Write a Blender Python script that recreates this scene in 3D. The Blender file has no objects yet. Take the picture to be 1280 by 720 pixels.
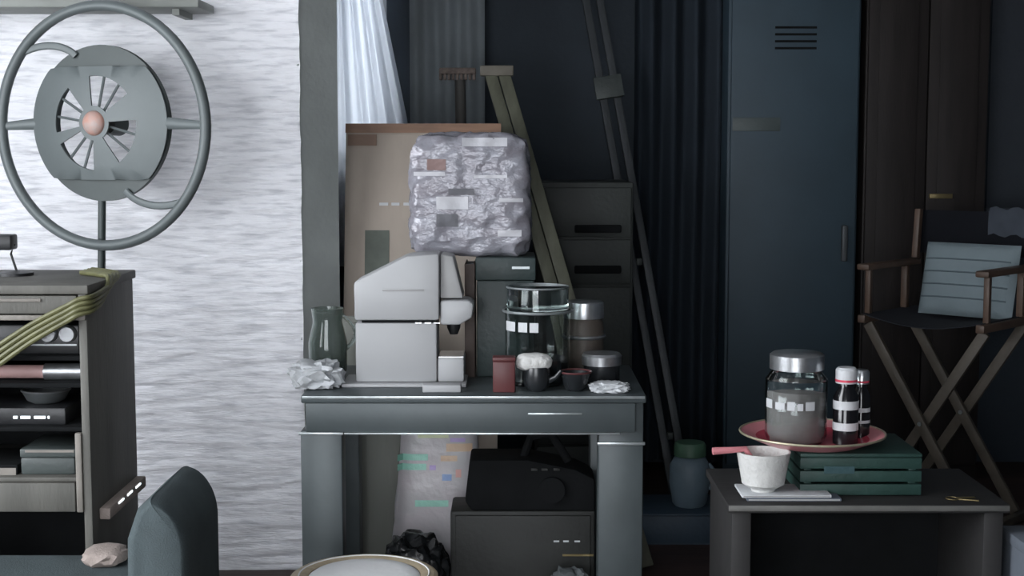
import bpy, bmesh, math, random
from mathutils import Vector, Matrix, noise
random.seed(7)
S = bpy.context.scene
COL = S.collection
PI = math.pi

# ------------------------------------------------------------------ camera
F = 1800.0                      # focal length in pixels of the 1280x720 frame
CH = 1.5                        # camera height
ALPHA = math.atan(175.0 / F)    # slight downward pitch, horizon at pixel row 185
cd = bpy.data.cameras.new('camera'); cam = bpy.data.objects.new('camera', cd); COL.objects.link(cam)
cd.sensor_width = 36.0; cd.lens = 36.0 * F / 1280.0
cd.clip_start = 0.05; cd.clip_end = 100
cam.location = (0, 0, CH); cam.rotation_euler = (PI / 2 - ALPHA, 0, 0)
S.camera = cam
# ------------------------------------------------------------------ world, lights, exposure
w = bpy.data.worlds.new('world'); S.world = w; w.use_nodes = True
bg = w.node_tree.nodes['Background']; bg.inputs['Color'].default_value = (0.90, 0.94, 1.0, 1); bg.inputs['Strength'].default_value = 6.0
def area(name, loc, target, sx, sy, power, color):
    l = bpy.data.lights.new(name, 'AREA'); l.shape = 'RECTANGLE'; l.size = sx; l.size_y = sy
    l.energy = power; l.color = color
    o = bpy.data.objects.new(name, l); COL.objects.link(o); o.location = loc
    o.rotation_euler = (Vector(target) - Vector(loc)).to_track_quat('-Z', 'Y').to_euler()
    return o
# daylight entering by the tall window in the left wall (outside the frame)
area('window_daylight', (-3.35, 2.0, 1.75), (-1.0, 3.6, 1.3), 2.9, 1.7, 105, (0.93, 0.96, 1.0))
# soft fill light added behind the camera, in a window added for it
area('rear_fill_light', (-0.9, -1.42, 1.35), (-0.5, 4.5, 1.0), 2.3, 1.7, 52, (0.95, 0.97, 1.0))
S.view_settings.view_transform = 'Standard'; S.view_settings.look = 'None'
S.view_settings.exposure = 0.0; S.view_settings.gamma = 1.0; S.view_settings.use_curve_mapping = False

# ------------------------------------------------------------------ pixel -> point at world depth D
def P(px, py, D):
    u = (px - 640) / F; v = (360 - py) / F
    fy = math.cos(ALPHA) + v * math.sin(ALPHA); fz = -math.sin(ALPHA) + v * math.cos(ALPHA)
    t = D / fy
    return Vector((u * t, D, CH + fz * t))
def Z(py, D): return P(640, py, D).z
def XZ(px, D, z):                # x of pixel column px at depth D and height z
    return (px - 640) / F * (D * math.cos(ALPHA) + (CH - z) * math.sin(ALPHA))

# ------------------------------------------------------------------ materials
MATS = {}
def mat(name, color, rough=0.6, metal=0.0, var=0.12, scale=9.0, bump=0.15, bscale=60.0, stretch=(1, 1, 1), color2=None, coat=0.0, spec=0.5, lo=0.35, hi=0.7):
    m = bpy.data.materials.new(name); m.use_nodes = True; nt = m.node_tree; b = nt.nodes['Principled BSDF']
    tc = nt.nodes.new('ShaderNodeTexCoord'); mp = nt.nodes.new('ShaderNodeMapping'); mp.inputs['Scale'].default_value = stretch
    nt.links.new(tc.outputs['Object'], mp.inputs['Vector'])
    n = nt.nodes.new('ShaderNodeTexNoise'); n.inputs['Scale'].default_value = scale; n.inputs['Detail'].default_value = 5
    nt.links.new(mp.outputs['Vector'], n.inputs['Vector'])
    r = nt.nodes.new('ShaderNodeValToRGB'); r.color_ramp.elements[0].position = lo; r.color_ramp.elements[1].position = hi
    c2 = color2 or tuple(c * (1 - var) for c in color)
    r.color_ramp.elements[0].color = (*c2, 1); r.color_ramp.elements[1].color = (*color, 1)
    nt.links.new(n.outputs['Fac'], r.inputs['Fac']); nt.links.new(r.outputs['Color'], b.inputs['Base Color'])
    b.inputs['Roughness'].default_value = rough; b.inputs['Metallic'].default_value = metal
    b.inputs['Specular IOR Level'].default_value = spec; b.inputs['Coat Weight'].default_value = coat
    if bump:
        n2 = nt.nodes.new('ShaderNodeTexNoise'); n2.inputs['Scale'].default_value = bscale; n2.inputs['Detail'].default_value = 4
        nt.links.new(mp.outputs['Vector'], n2.inputs['Vector'])
        bp = nt.nodes.new('ShaderNodeBump'); bp.inputs['Strength'].default_value = bump; bp.inputs['Distance'].default_value = 0.01
        nt.links.new(n2.outputs['Fac'], bp.inputs['Height']); nt.links.new(bp.outputs['Normal'], b.inputs['Normal'])
    MATS[name] = m
    return m
def glass(name, color, rough=0.03, ior=1.45, trans=1.0):
    m = mat(name, color, rough, 0, 0.04, 5, 0.03, 14)
    b = m.node_tree.nodes['Principled BSDF']; b.inputs['Transmission Weight'].default_value = trans; b.inputs['IOR'].default_value = ior
    return m
def emit(name, color, s):
    m = mat(name, color, 0.4, bump=0); b = m.node_tree.nodes['Principled BSDF']
    b.inputs['Emission Color'].default_value = (*color, 1); b.inputs['Emission Strength'].default_value = s
    return m
def cloth_translucent(name, color, mix):
    m = mat(name, color, 0.9, 0, 0.05, 20, 0.1, 300); nt = m.node_tree; b = nt.nodes['Principled BSDF']
    t = nt.nodes.new('ShaderNodeBsdfTranslucent'); t.inputs['Color'].default_value = (*color, 1)
    mx = nt.nodes.new('ShaderNodeMixShader'); mx.inputs['Fac'].default_value = mix
    nt.links.new(b.outputs[0], mx.inputs[1]); nt.links.new(t.outputs[0], mx.inputs[2])
    nt.links.new(mx.outputs[0], nt.nodes['Material Output'].inputs['Surface'])
    return m

plaster = mat('whitewashed_plaster', (0.86, 0.865, 0.90), 0.85, 0, 0.0, 30, 0.5, 80, (0.30, 1, 2.2), (0.60, 0.61, 0.65), lo=0.30, hi=0.52)
grey_wall = mat('grey_green_plaster', (0.34, 0.365, 0.355), 0.9, 0, 0.2, 5)
navy_wall = mat('navy_wall_paint', (0.038, 0.052, 0.068), 0.75, 0, 0.25, 3, 0.2, 40)
dark_wall = mat('grey_room_paint', (0.30, 0.31, 0.32), 0.9)
ceil_m = mat('ceiling_paint', (0.42, 0.43, 0.44), 0.9)
floor_m = mat('dark_red_brown_floor', (0.060, 0.032, 0.026), 0.55, 0, 0.5, 6, 0.2, 30, (0.3, 2, 1))
white_frame = mat('window_frame_paint', (0.6, 0.61, 0.62), 0.5)
pane_m = glass('window_glass', (0.95, 0.98, 1.0), 0.0, 1.05)
curtain_m = cloth_translucent('white_sheer_cloth', (0.82, 0.85, 0.90), 0.55)
fan_grey = mat('fan_grey_metal', (0.108, 0.126, 0.128), 0.5, 0.1, 0.12, 6, 0.05)
fan_dark = mat('fan_dark_metal', (0.042, 0.055, 0.054), 0.5, 0.1, 0.2, 6, 0.05)
hub_m = mat('fan_hub_orange', (0.50, 0.23, 0.17), 0.5, 0, 0.35, 20, 0.05, color2=(0.36, 0.30, 0.28))
taupe = mat('taupe_cabinet_paint', (0.125, 0.122, 0.108), 0.6, 0, 0.3, 4, 0.15, 40, (3, 3, 0.5))
taupe_lt = mat('worn_taupe_edge', (0.24, 0.22, 0.195), 0.6, 0, 0.3, 12)
black = mat('black_plastic', (0.014, 0.015, 0.017), 0.4, 0, 0.3, 10, 0.08)
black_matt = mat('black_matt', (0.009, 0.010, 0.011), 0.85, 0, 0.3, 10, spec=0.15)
silver = mat('brushed_silver', (0.62, 0.64, 0.66), 0.28, 0.9, 0.2, 30, 0.05, 200)
steel = mat('steel', (0.36, 0.39, 0.40), 0.35, 0.85, 0.25, 12, 0.05)
cable_m = mat('olive_yellow_rubber', (0.135, 0.135, 0.058), 0.5, 0, 0.3, 30, 0.05)
pink_m = mat('dusty_pink_plastic', (0.40, 0.25, 0.24), 0.5)
led_m = emit('white_led', (0.85, 0.95, 1.0), 2.2)
green_box = mat('grey_green_case', (0.050, 0.062, 0.060), 0.5)
teal_fab = mat('teal_upholstery', (0.064, 0.086, 0.092), 0.85, 0, 0.3, 8, 0.3, 250)
beige = mat('beige_cloth', (0.36, 0.30, 0.27), 0.9, 0, 0.25, 14, 0.3, 150)
table_m = mat('grey_green_steel', (0.078, 0.095, 0.100), 0.42, 0.15, 0.25, 7, 0.06, 30)
table_edge = mat('steel_rim_and_highlight', (0.55, 0.60, 0.61), 0.3, 0.7, 0.3, 16, 0.05)
white_pl = mat('white_moulded_plastic', (0.41, 0.415, 0.425), 0.45, 0, 0.06, 5, 0.02)
grey_pl = mat('light_grey_plastic', (0.36, 0.36, 0.36), 0.5, 0, 0.1, 5, 0.03)
paper_m = mat('white_paper', (0.62, 0.64, 0.66), 0.8, 0, 0.2, 18, 0.2)
jug_m = glass('green_grey_glass', (0.42, 0.48, 0.45), 0.06, 1.4, 0.9)
clear_m = glass('clear_glass', (0.88, 0.94, 0.93), 0.02, 1.45)
cello_m = mat('crumpled_clear_wrap', (0.29, 0.295, 0.33), 0.22, 0.1, 0.35, 14, 0.5, 34, (1, 1, 1.6), (0.20, 0.19, 0.215))
dgreen = mat('dark_green_box', (0.036, 0.056, 0.055), 0.5, 0, 0.3, 6)
brown = mat('brown_leather', (0.085, 0.060, 0.050), 0.6, 0, 0.3, 12)
red_m = mat('red_painted_tin', (0.115, 0.030, 0.031), 0.45, 0, 0.2, 10, 0.05)
dark_cer = mat('dark_glazed_ceramic', (0.022, 0.025, 0.028), 0.25, 0, 0.3, 8, 0.03)
cotton = mat('white_cotton', (0.66, 0.66, 0.64), 0.95, 0, 0.1, 30, 0.4, 90)
amber = mat('brown_powder', (0.085, 0.070, 0.058), 0.6)
tan_board = mat('tan_plywood', (0.46, 0.395, 0.335), 0.7, 0, 0.22, 5, 0.12, 40, (1, 1, 0.35))
orange_wd = mat('orange_brown_wood', (0.27, 0.155, 0.10), 0.5, 0, 0.3, 20, 0.1, 60, (0.3, 1, 2))
green_stain = mat('green_grey_paper', (0.16, 0.18, 0.155), 0.8, 0, 0.3, 9)
olive_wd = mat('olive_wood', (0.118, 0.120, 0.086), 0.65, 0, 0.3, 14, 0.15, 60, (2, 2, 0.3))
olive_cap = mat('pale_olive_wood', (0.17, 0.155, 0.125), 0.65, 0, 0.25, 14)
stick_m = mat('grey_brown_stick', (0.075, 0.072, 0.068), 0.7)
brush_m = mat('brown_bristle', (0.25, 0.20, 0.175), 0.9, 0, 0.45, 60)
pole_m = mat('dark_grey_metal', (0.070, 0.078, 0.084), 0.5, 0.2, 0.2, 9)
pole_cl = mat('grey_green_clamp', (0.080, 0.094, 0.090), 0.5, 0.2)
olive_cab = mat('dark_olive_steel', (0.040, 0.046, 0.043), 0.55, 0.1, 0.2, 4)
ply = mat('olive_grey_board', (0.30, 0.31, 0.28), 0.75, 0, 0.25, 4, 0.1, 40, (2, 2, 0.4))
bag_m = mat('pale_pink_bag_film', (0.56, 0.51, 0.54), 0.3, 0, 0.3, 8, 0.3, 22, color2=(0.46, 0.46, 0.47))
lace = {c: mat('print_' + c, v, 0.4) for c, v in dict(yellow=(0.74, 0.80, 0.50), violet=(0.52, 0.40, 0.74), teal=(0.36, 0.72, 0.60), blue=(0.28, 0.42, 0.74), orange=(0.74, 0.54, 0.38), coral=(0.74, 0.40, 0.36)).items()}
binbag = mat('black_polythene', (0.016, 0.018, 0.020), 0.25, 0, 0.3, 12, 0.4, 20)
case_m = mat('charcoal_case', (0.024, 0.026, 0.024), 0.6, 0, 0.25, 8)
stool_wd = mat('tan_stool_wood', (0.50, 0.41, 0.28), 0.5, 0, 0.2, 14, 0.08, 40, (1, 6, 1))
stool_pad = mat('white_stool_pad', (0.92, 0.92, 0.92), 0.6, 0, 0.06, 9)
blue_cr = mat('blue_plastic', (0.030, 0.052, 0.078), 0.55)
pale_blue = mat('pale_blue_plastic', (0.13, 0.18, 0.22), 0.5, 0, 0.15, 7)
lid_green = mat('green_cap', (0.055, 0.12, 0.075), 0.5)
ash = mat('dark_ash_wood', (0.024, 0.023, 0.023), 0.65, 0, 0.3, 8, 0.1, 40, (0.5, 3, 3))
ash_lt = mat('worn_ash_edge', (0.15, 0.15, 0.14), 0.5, 0, 0.3, 12)
crate_g = mat('bottle_green_crate', (0.022, 0.062, 0.052), 0.55, 0, 0.3, 8)
dish_r = mat('red_enamel', (0.70, 0.10, 0.15), 0.25, 0, 0.2, 6, 0.03, color2=(0.58, 0.05, 0.09))
dish_p = mat('pink_enamel', (0.80, 0.30, 0.33), 0.3, 0, 0.15, 6, 0.03)
gold = mat('pale_gold_rim', (0.62, 0.56, 0.40), 0.3, 0.6)
print_glint_w = mat('white_print_and_glint', (0.62, 0.64, 0.66), 0.5)
bottle_m = mat('black_glass', (0.010, 0.010, 0.012), 0.12, 0, 0.1, 5, 0.0)
flour = mat('grey_pink_powder', (0.34, 0.30, 0.30), 0.9, 0, 0.2, 22)
chair_wd = mat('brown_chair_wood', (0.115, 0.072, 0.050), 0.5, 0, 0.3, 12, 0.1, 50)
chair_leg = mat('grey_brown_wood', (0.105, 0.088, 0.068), 0.55, 0, 0.3, 12)
canvas_b = mat('black_canvas', (0.012, 0.014, 0.022), 0.9, 0, 0.2, 10, 0.2, 200)
cushion_m = mat('pale_blue_grey_cloth', (0.22, 0.275, 0.30), 0.9, 0, 0.1, 8, 0.2, 180)
stripe_m = mat('dark_stripe_thread', (0.11, 0.145, 0.165), 0.9)
slate_c = mat('slate_cloth', (0.12, 0.14, 0.175), 0.9, 0, 0.2, 10)
locker_m = mat('dull_blue_steel', (0.036, 0.062, 0.083), 0.6, 0.0, 0.2, 3, 0.05)
locker_pl = mat('grey_green_plate', (0.075, 0.095, 0.095), 0.5)
wardrobe_m = mat('dark_brown_wood', (0.022, 0.018, 0.017), 0.6, 0, 0.35, 6, 0.1, 50, (4, 4, 0.4), spec=0.25)
brass = mat('dull_brass', (0.25, 0.20, 0.10), 0.4, 0.8)
blind_m = mat('slate_blind_cloth', (0.13, 0.15, 0.18), 0.85, 0, 0.1, 6)
shelf_m = mat('grey_olive_shelf', (0.27, 0.285, 0.265), 0.6, 0, 0.2, 6)

# ------------------------------------------------------------------ mesh helpers
def B(): return bmesh.new()
def box(bm, c, s, bev=0.0, rot=None, seg=2):
    M = Matrix.Translation(Vector(c)) @ (rot.to_4x4() if rot is not None else Matrix.Identity(4)) @ Matrix.Diagonal((s[0], s[1], s[2], 1))
    r = bmesh.ops.create_cube(bm, size=1.0, matrix=M)
    if bev:
        es = list({e for v in r['verts'] for e in v.link_edges})
        bmesh.ops.bevel(bm, geom=es, offset=min(bev, 0.45 * min(s)), segments=seg, affect='EDGES', profile=0.5)
    return bm
def bx(bm, x0, x1, y0, y1, z0, z1, bev=0.0, seg=2):
    return box(bm, ((x0 + x1) / 2, (y0 + y1) / 2, (z0 + z1) / 2), (abs(x1 - x0), abs(y1 - y0), abs(z1 - z0)), bev, None, seg)
def bxpx(bm, px0, px1, py0, py1, D, depth, bev=0.0, seg=2):     # a box whose front face covers a pixel rectangle at depth D
    a = P(px0, py1, D); b = P(px1, py0, D); c = P(px1, py1, D); d = P(px0, py0, D)
    return bx(bm, (a.x + d.x) / 2, (b.x + c.x) / 2, D, D + depth, a.z, b.z, bev, seg)
def lathe(bm, prof, c, seg=32, axis=None):
    rings = []
    R = axis.to_track_quat('Z', 'Y').to_matrix() if axis is not None else Matrix.Identity(3)
    c = Vector(c)
    for r, z in prof:
        if r < 1e-5: rings.append([bm.verts.new(c + R @ Vector((0, 0, z)))])
        else: rings.append([bm.verts.new(c + R @ Vector((r * math.cos(2 * PI * k / seg), r * math.sin(2 * PI * k / seg), z))) for k in range(seg)])
    for a, b in zip(rings, rings[1:]):
        for k in range(seg):
            k2 = (k + 1) % seg
            if len(a) == 1 and len(b) == 1: continue
            if len(a) == 1: bm.faces.new((a[0], b[k], b[k2]))
            elif len(b) == 1: bm.faces.new((a[k], a[k2], b[0]))
            else: bm.faces.new((a[k], a[k2], b[k2], b[k]))
    bmesh.ops.recalc_face_normals(bm, faces=bm.faces[:])
    return bm
def tube(bm, pts, r, seg=10, closed=False, flat=1.0, up=Vector((0, 0, 1))):
    pts = [Vector(p) for p in pts]; n = len(pts); rings = []
    for i, p in enumerate(pts):
        a = pts[(i - 1) % n] if (closed or i > 0) else p
        b = pts[(i + 1) % n] if (closed or i < n - 1) else p
        t = (b - a).normalized(); s = t.cross(up)
        if s.length < 1e-3: s = t.cross(Vector((0, 1, 0)))
        s.normalize(); q = s.cross(t).normalized()
        rr = r[i] if isinstance(r, (list, tuple)) else r
        rings.append([bm.verts.new(p + s * (rr * flat * math.cos(2 * PI * k / seg)) + q * (rr * math.sin(2 * PI * k / seg))) for k in range(seg)])
    m = n if closed else n - 1
    for i in range(m):
        a = rings[i]; b = rings[(i + 1) % n]
        for k in range(seg): bm.faces.new((a[k], a[(k + 1) % seg], b[(k + 1) % seg], b[k]))
    if not closed:
        bm.faces.new(rings[0]); bm.faces.new(rings[-1])
    bmesh.ops.recalc_face_normals(bm, faces=bm.faces[:])
    return bm
def prism(bm, poly, y0, y1, bev=0.0):            # poly: list of (x, z), extruded along y
    f = [bm.verts.new((x, y0, z)) for x, z in poly]; b = [bm.verts.new((x, y1, z)) for x, z in poly]
    bm.faces.new(f); bm.faces.new(b); n = len(poly)
    for k in range(n): bm.faces.new((f[k], f[(k + 1) % n], b[(k + 1) % n], b[k]))
    bmesh.ops.recalc_face_normals(bm, faces=bm.faces[:])
    if bev: bmesh.ops.bevel(bm, geom=bm.edges[:], offset=bev, segments=2, affect='EDGES', profile=0.5)
    return bm
def beam(bm, a, b, wd, th, side, bev=0.003):     # rectangular bar from a to b; side = width direction
    a = Vector(a); b = Vector(b); t = (b - a); L = t.length; t.normalize()
    s = (Vector(side) - t * t.dot(Vector(side))).normalized(); q = t.cross(s)
    R = Matrix((s, q, t)).transposed()
    return box(bm, (a + b) / 2, (wd, th, L), bev, R)
def crumple(bm, c, s, amp=0.25, fr=3.0, sub=4, seed=0.0, flat=True):
    r = bmesh.ops.create_icosphere(bm, subdivisions=sub, radius=1.0)
    for v in r['verts']:
        d = v.co.normalized()
        k = 1 + amp * (noise.ridged_multi_fractal(d * fr + Vector((seed, seed * 2, 3)), 1.0, 2.0, 3, 1.0, 2.0) - 1.0) * 0.6 + amp * 0.6 * noise.noise(d * fr * 1.7 + Vector((seed, 5, 1)))
        p = d * k
        # superellipsoid squaring, so the bundle has a body
        p = Vector((math.copysign(abs(p.x) ** 0.75, p.x), math.copysign(abs(p.y) ** 0.75, p.y), math.copysign(abs(p.z) ** 0.75, p.z)))
        if flat: p.z = max(p.z, -0.82)
        v.co = Vector((p.x * s[0] / 2, p.y * s[1] / 2, p.z * s[2] / 2))
    zmin = min(v.co.z for v in r['verts'])
    for v in r['verts']: v.co += Vector((c[0], c[1], c[2] - zmin))
    return bm
def obj(name, bm, m, parent=None, smooth=True):
    me = bpy.data.meshes.new(name)
    if parent is not None: org = wloc(parent)
    else:
        xs = [v.co for v in bm.verts]
        org = Vector(((min(v.x for v in xs) + max(v.x for v in xs)) / 2, (min(v.y for v in xs) + max(v.y for v in xs)) / 2, min(v.z for v in xs)))
    bmesh.ops.transform(bm, matrix=Matrix.Translation(-org), verts=bm.verts[:])
    bm.to_mesh(me); bm.free(); me.materials.append(m)
    if smooth:
        me.polygons.foreach_set('use_smooth', [True] * len(me.polygons))
        try: me.set_sharp_from_angle(angle=math.radians(38))
        except Exception: pass
    o = bpy.data.objects.new(name, me); COL.objects.link(o)
    if parent is not None: o.parent = parent
    else: o.location = org
    return o
def wloc(o):
    v = Vector(o.location)
    while o.parent: o = o.parent; v = v + Vector(o.location)
    return v
def thing(name, label, cat, loc, group=None):
    o = bpy.data.objects.new(name, None); COL.objects.link(o); o.location = loc; o.empty_display_size = 0.05
    return tag(o, label, cat, group)
def tag(o, label, cat, group=None):
    o['label'] = label; o['category'] = cat
    if group: o['group'] = group
    return o
def struct(name, bm, m, label, cat, parent=None):
    o = obj(name, bm, m, parent)
    if parent is None: o['kind'] = 'structure'; tag(o, label, cat)
    return o

from mathutils.bvhtree import BVHTree
def surface(o, base):
    return BVHTree.FromPolygons([Vector(v.co) + base for v in o.data.vertices], [tuple(p.vertices) for p in o.data.polygons])
def patch(name, tree, px0, px1, py0, py1, D, m, parent, lift=.0015, nxp=7, nyp=4):
    bm = B(); g = []
    for j in range(nyp):
        row = []
        for i in range(nxp):
            q = P(px0 + (px1 - px0) * i / (nxp - 1), py0 + (py1 - py0) * j / (nyp - 1), D)
            h = tree.ray_cast(Vector((q.x, D - .4, q.z)), Vector((0, 1, 0)))
            row.append(bm.verts.new((q.x, (h[0].y if h[0] else D + .03) - lift, q.z)))
        g.append(row)
    for j in range(nyp - 1):
        for i in range(nxp - 1): bm.faces.new((g[j][i], g[j][i + 1], g[j + 1][i + 1], g[j + 1][i]))
    return obj(name, bm, m, parent)

# ================================================================== ROOM
XL, XR, YF, YB, H = -3.2, 3.3, -1.2, 6.8, 3.0
PY = 5.02                                   # face of the white partition
PX = P(378, 300, PY).x                     # its right corner
struct('floor', bx(B(), XL - .2, XR + .2, YF - .2, YB + .2, -.1, 0), floor_m, 'dark reddish-brown floor of the dim workroom', 'floor')
struct('ceiling', bx(B(), XL - .2, XR + .2, YF - .2, YB + .2, H, H + .1), ceil_m, 'grey ceiling over the workroom', 'ceiling')
bm = B()                                   # left wall with the window opening
wy0, wy1, wz0, wz1 = 0.5, 3.5, 0.85, 2.65
for a in ((YF, wy0, 0, H), (wy1, YB + .2, 0, H), (wy0, wy1, 0, wz0), (wy0, wy1, wz1, H)): bx(bm, XL - .2, XL, a[0], a[1], a[2], a[3])
struct('wall_left', bm, dark_wall, 'grey side wall with tall daylight window, left of the camera', 'wall')
struct('wall_right', bx(B(), XR, XR + .2, YF, YB, 0, H), navy_wall, 'dark navy side wall on the right', 'wall')
bm = B(); vx0, vx1, vz0, vz1 = -2.1, .3, .45, 2.25
for a in ((XL - .2, vx0, 0, H), (vx1, XR + .2, 0, H), (vx0, vx1, 0, vz0), (vx0, vx1, vz1, H)): bx(bm, a[0], a[1], YF - .2, YF, a[2], a[3])
struct('wall_front', bm, dark_wall, 'grey wall behind the camera with a window added for fill light', 'wall')
w3 = bpy.data.objects.new('fill_window', None); COL.objects.link(w3); w3.location = ((vx0 + vx1) / 2, YF - .1, vz0); w3['kind'] = 'structure'  # unseen window, added to carry the fill light
tag(w3, 'wide window added behind the camera for fill light', 'window')
bm = B(); t = .05
for a in ((vx0, vx1, vz0, vz0 + t), (vx0, vx1, vz1 - t, vz1), (vx0, vx0 + t, vz0 + t, vz1 - t), (vx1 - t, vx1, vz0 + t, vz1 - t), (-.92, -.88, vz0 + t, vz1 - t)): bx(bm, a[0], a[1], YF - .18, YF - .10, a[2], a[3], .004)
obj('window_frame', bm, white_frame, w3)
# back wall, opening for the narrow window next to the partition
bx0, bx1, bz0, bz1 = P(421, 100, YB).x, P(484, 100, YB).x, 1.45, 2.62
bm = B()
for a in ((XL, bx0, 0, H), (bx1, XR, 0, H), (bx0, bx1, 0, bz0), (bx0, bx1, bz1, H)): bx(bm, a[0], a[1], YB, YB + .2, a[2], a[3])
struct('wall_back', bm, navy_wall, 'dark navy painted wall at the back of the room', 'wall')
w1 = bpy.data.objects.new('window_1', None); COL.objects.link(w1); w1.location = ((bx0 + bx1) / 2, YB + .1, bz0); w1['kind'] = 'structure'
tag(w1, 'narrow bright window behind the white curtain', 'window')
bm = B(); t = .035
for a in ((bx0, bx1, bz0, bz0 + t), (bx0, bx1, bz1 - t, bz1), (bx0, bx0 + t, bz0 + t, bz1 - t), (bx1 - t, bx1, bz0 + t, bz1 - t)): bx(bm, a[0], a[1], YB + .06, YB + .12, a[2], a[3], .004)
obj('window_frame', bm, white_frame, w1)
obj('pane', bx(B(), bx0 + t, bx1 - t, YB + .088, YB + .092, bz0 + t, bz1 - t), pane_m, w1)
w2 = bpy.data.objects.new('window_2', None); COL.objects.link(w2); w2.location = (XL - .1, (wy0 + wy1) / 2, wz0); w2['kind'] = 'structure'
tag(w2, 'tall daylight window in the left wall', 'window')
bm = B(); t = .05
for a in ((wy0, wy1, wz0, wz0 + t), (wy0, wy1, wz1 - t, wz1), (wy0, wy0 + t, wz0 + t, wz1 - t), (wy1 - t, wy1, wz0 + t, wz1 - t), (1.98, 2.03, wz0 + t, wz1 - t)): bx(bm, XL - .13, XL - .06, a[0], a[1], a[2], a[3], .004)
obj('window_frame', bm, white_frame, w2)
# white partition: rough trowelled plaster with real relief
bm = B(); nx, nz = 320, 420; x0 = XL; verts = []
for j in range(nz + 1):
    row = []
    for i in range(nx + 1):
        x = x0 + (PX - x0) * i / nx; z = H * j / nz
        h = 0.008 * noise.fractal(Vector((x * 7.0, 1.3, z * 40.0)), 1.0, 2.0, 4) + 0.006 * noise.noise(Vector((x * 3, 7.7, z * 7)))
        if i == nx: h *= .4
        row.append(bm.verts.new((x - (0.005 * abs(noise.noise(Vector((0.3, z * 9, z * 4)))) if i == nx else 0), PY - h, z)))
    verts.append(row)
for j in range(nz):
    for i in range(nx): bm.faces.new((verts[j][i], verts[j][i + 1], verts[j + 1][i + 1], verts[j + 1][i]))
wp = struct('wall_partition', bm, plaster, 'bright white rough trowelled plaster wall behind the grey fan', 'wall')
CX = P(424, 300, PY + .1).x
bm = B(); foot_ = [(PX - .003, PY + .004), (CX, PY + .10), (CX - .012, PY + .15), (PX - .10, PY + .32), (PX - .22, PY + .06)]
lo_ = [bm.verts.new((x, y, 0)) for x, y in foot_]; hi_ = [bm.verts.new((x, y, H)) for x, y in foot_]
bm.faces.new(lo_); bm.faces.new(hi_)
for k in range(5): bm.faces.new((lo_[k], lo_[(k + 1) % 5], hi_[(k + 1) % 5], hi_[k]))
bmesh.ops.recalc_face_normals(bm, faces=bm.faces[:])
struct('wall_return', bm, grey_wall, 'grey-green splayed end of the white wall beside the curtain', 'wall')

# ================================================================== BACK OF THE ROOM
# white curtain
cy = 6.70
c = thing('curtain', 'white sheer curtain glowing in front of the narrow window', 'curtain', (XZ(465, cy, 1.5), cy, 1.0))
bm = B(); rows = []; nzc, nxc = 24, 60
for j in range(nzc + 1):
    f = j / nzc; z = 0.95 + (2.6 - 0.95) * f
    xl = XZ(418, cy, z); xr = XZ(511 - 31 * max(0, (z - 1.6) / .55), cy, z)
    rows.append([bm.verts.new((xl + (xr - xl) * i / nxc, cy + .022 * math.sin(i / nxc * 2 * PI * 4.5 + .5 * f) + .006 * math.sin(i * .9 + f * 5), z)) for i in range(nxc + 1)])
for j in range(nzc):
    for i in range(nxc): bm.faces.new((rows[j][i], rows[j][i + 1], rows[j + 1][i + 1], rows[j + 1][i]))
obj('curtain_panel', bm, curtain_m, c)
obj('curtain_rod', tube(B(), [(XZ(415, cy, 2.6), cy, 2.615), (XZ(520, cy, 2.6), cy, 2.615)], .012), pole_m, c)

# added blue-grey drape standing in for window light on the navy wall
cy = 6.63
c = thing('drape', 'added blue-grey drape standing in for window light right of the white curtain', 'curtain', (XZ(550, cy, 1.5), cy, 0.6))
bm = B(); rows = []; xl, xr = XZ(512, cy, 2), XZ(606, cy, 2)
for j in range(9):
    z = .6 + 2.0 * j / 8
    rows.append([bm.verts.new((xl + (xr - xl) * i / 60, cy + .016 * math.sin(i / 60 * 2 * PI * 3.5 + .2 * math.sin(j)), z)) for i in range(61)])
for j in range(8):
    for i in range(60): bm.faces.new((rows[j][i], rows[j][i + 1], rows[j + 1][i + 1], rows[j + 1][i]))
obj('drape_panel', bm, mat('window_light_blue_grey', (0.26, 0.29, 0.31), 0.9, 0, 0.15, 6), c)
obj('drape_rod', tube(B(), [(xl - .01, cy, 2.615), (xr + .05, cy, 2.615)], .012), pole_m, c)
# blue locker
d = 6.38
c = thing('locker', 'tall dull blue metal locker against the dark back wall', 'locker', (P(985, 400, d).x, d + .2, 0))
lx0, lx1 = P(908, 300, d).x, P(1072, 300, d).x
obj('body', bx(B(), lx0, lx1, d + .025, d + .41, .0, 2.35, .006), locker_m, c)
dr = obj('door', bx(B(), lx0 + .012, lx1 - .012, d, d + .023, .08, 2.33, .005), locker_m, c)
pl = P(940, 155, d)
obj('name_plate', bx(B(), P(910, 155, d).x + .02, P(975, 155, d).x, d - .006, d, Z(164, d), Z(147, d), .002), locker_pl, dr)
for k in range(4): obj('vent_slot', bx(B(), lx0 + .2, lx1 - .2, d - .004, d, 2.02 - k * .03, 2.03 - k * .03), black_matt, dr)
obj('handle', bx(B(), lx1 - .075, lx1 - .05, d - .03, d, 1.0, 1.16, .006), pole_m, dr)
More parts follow.
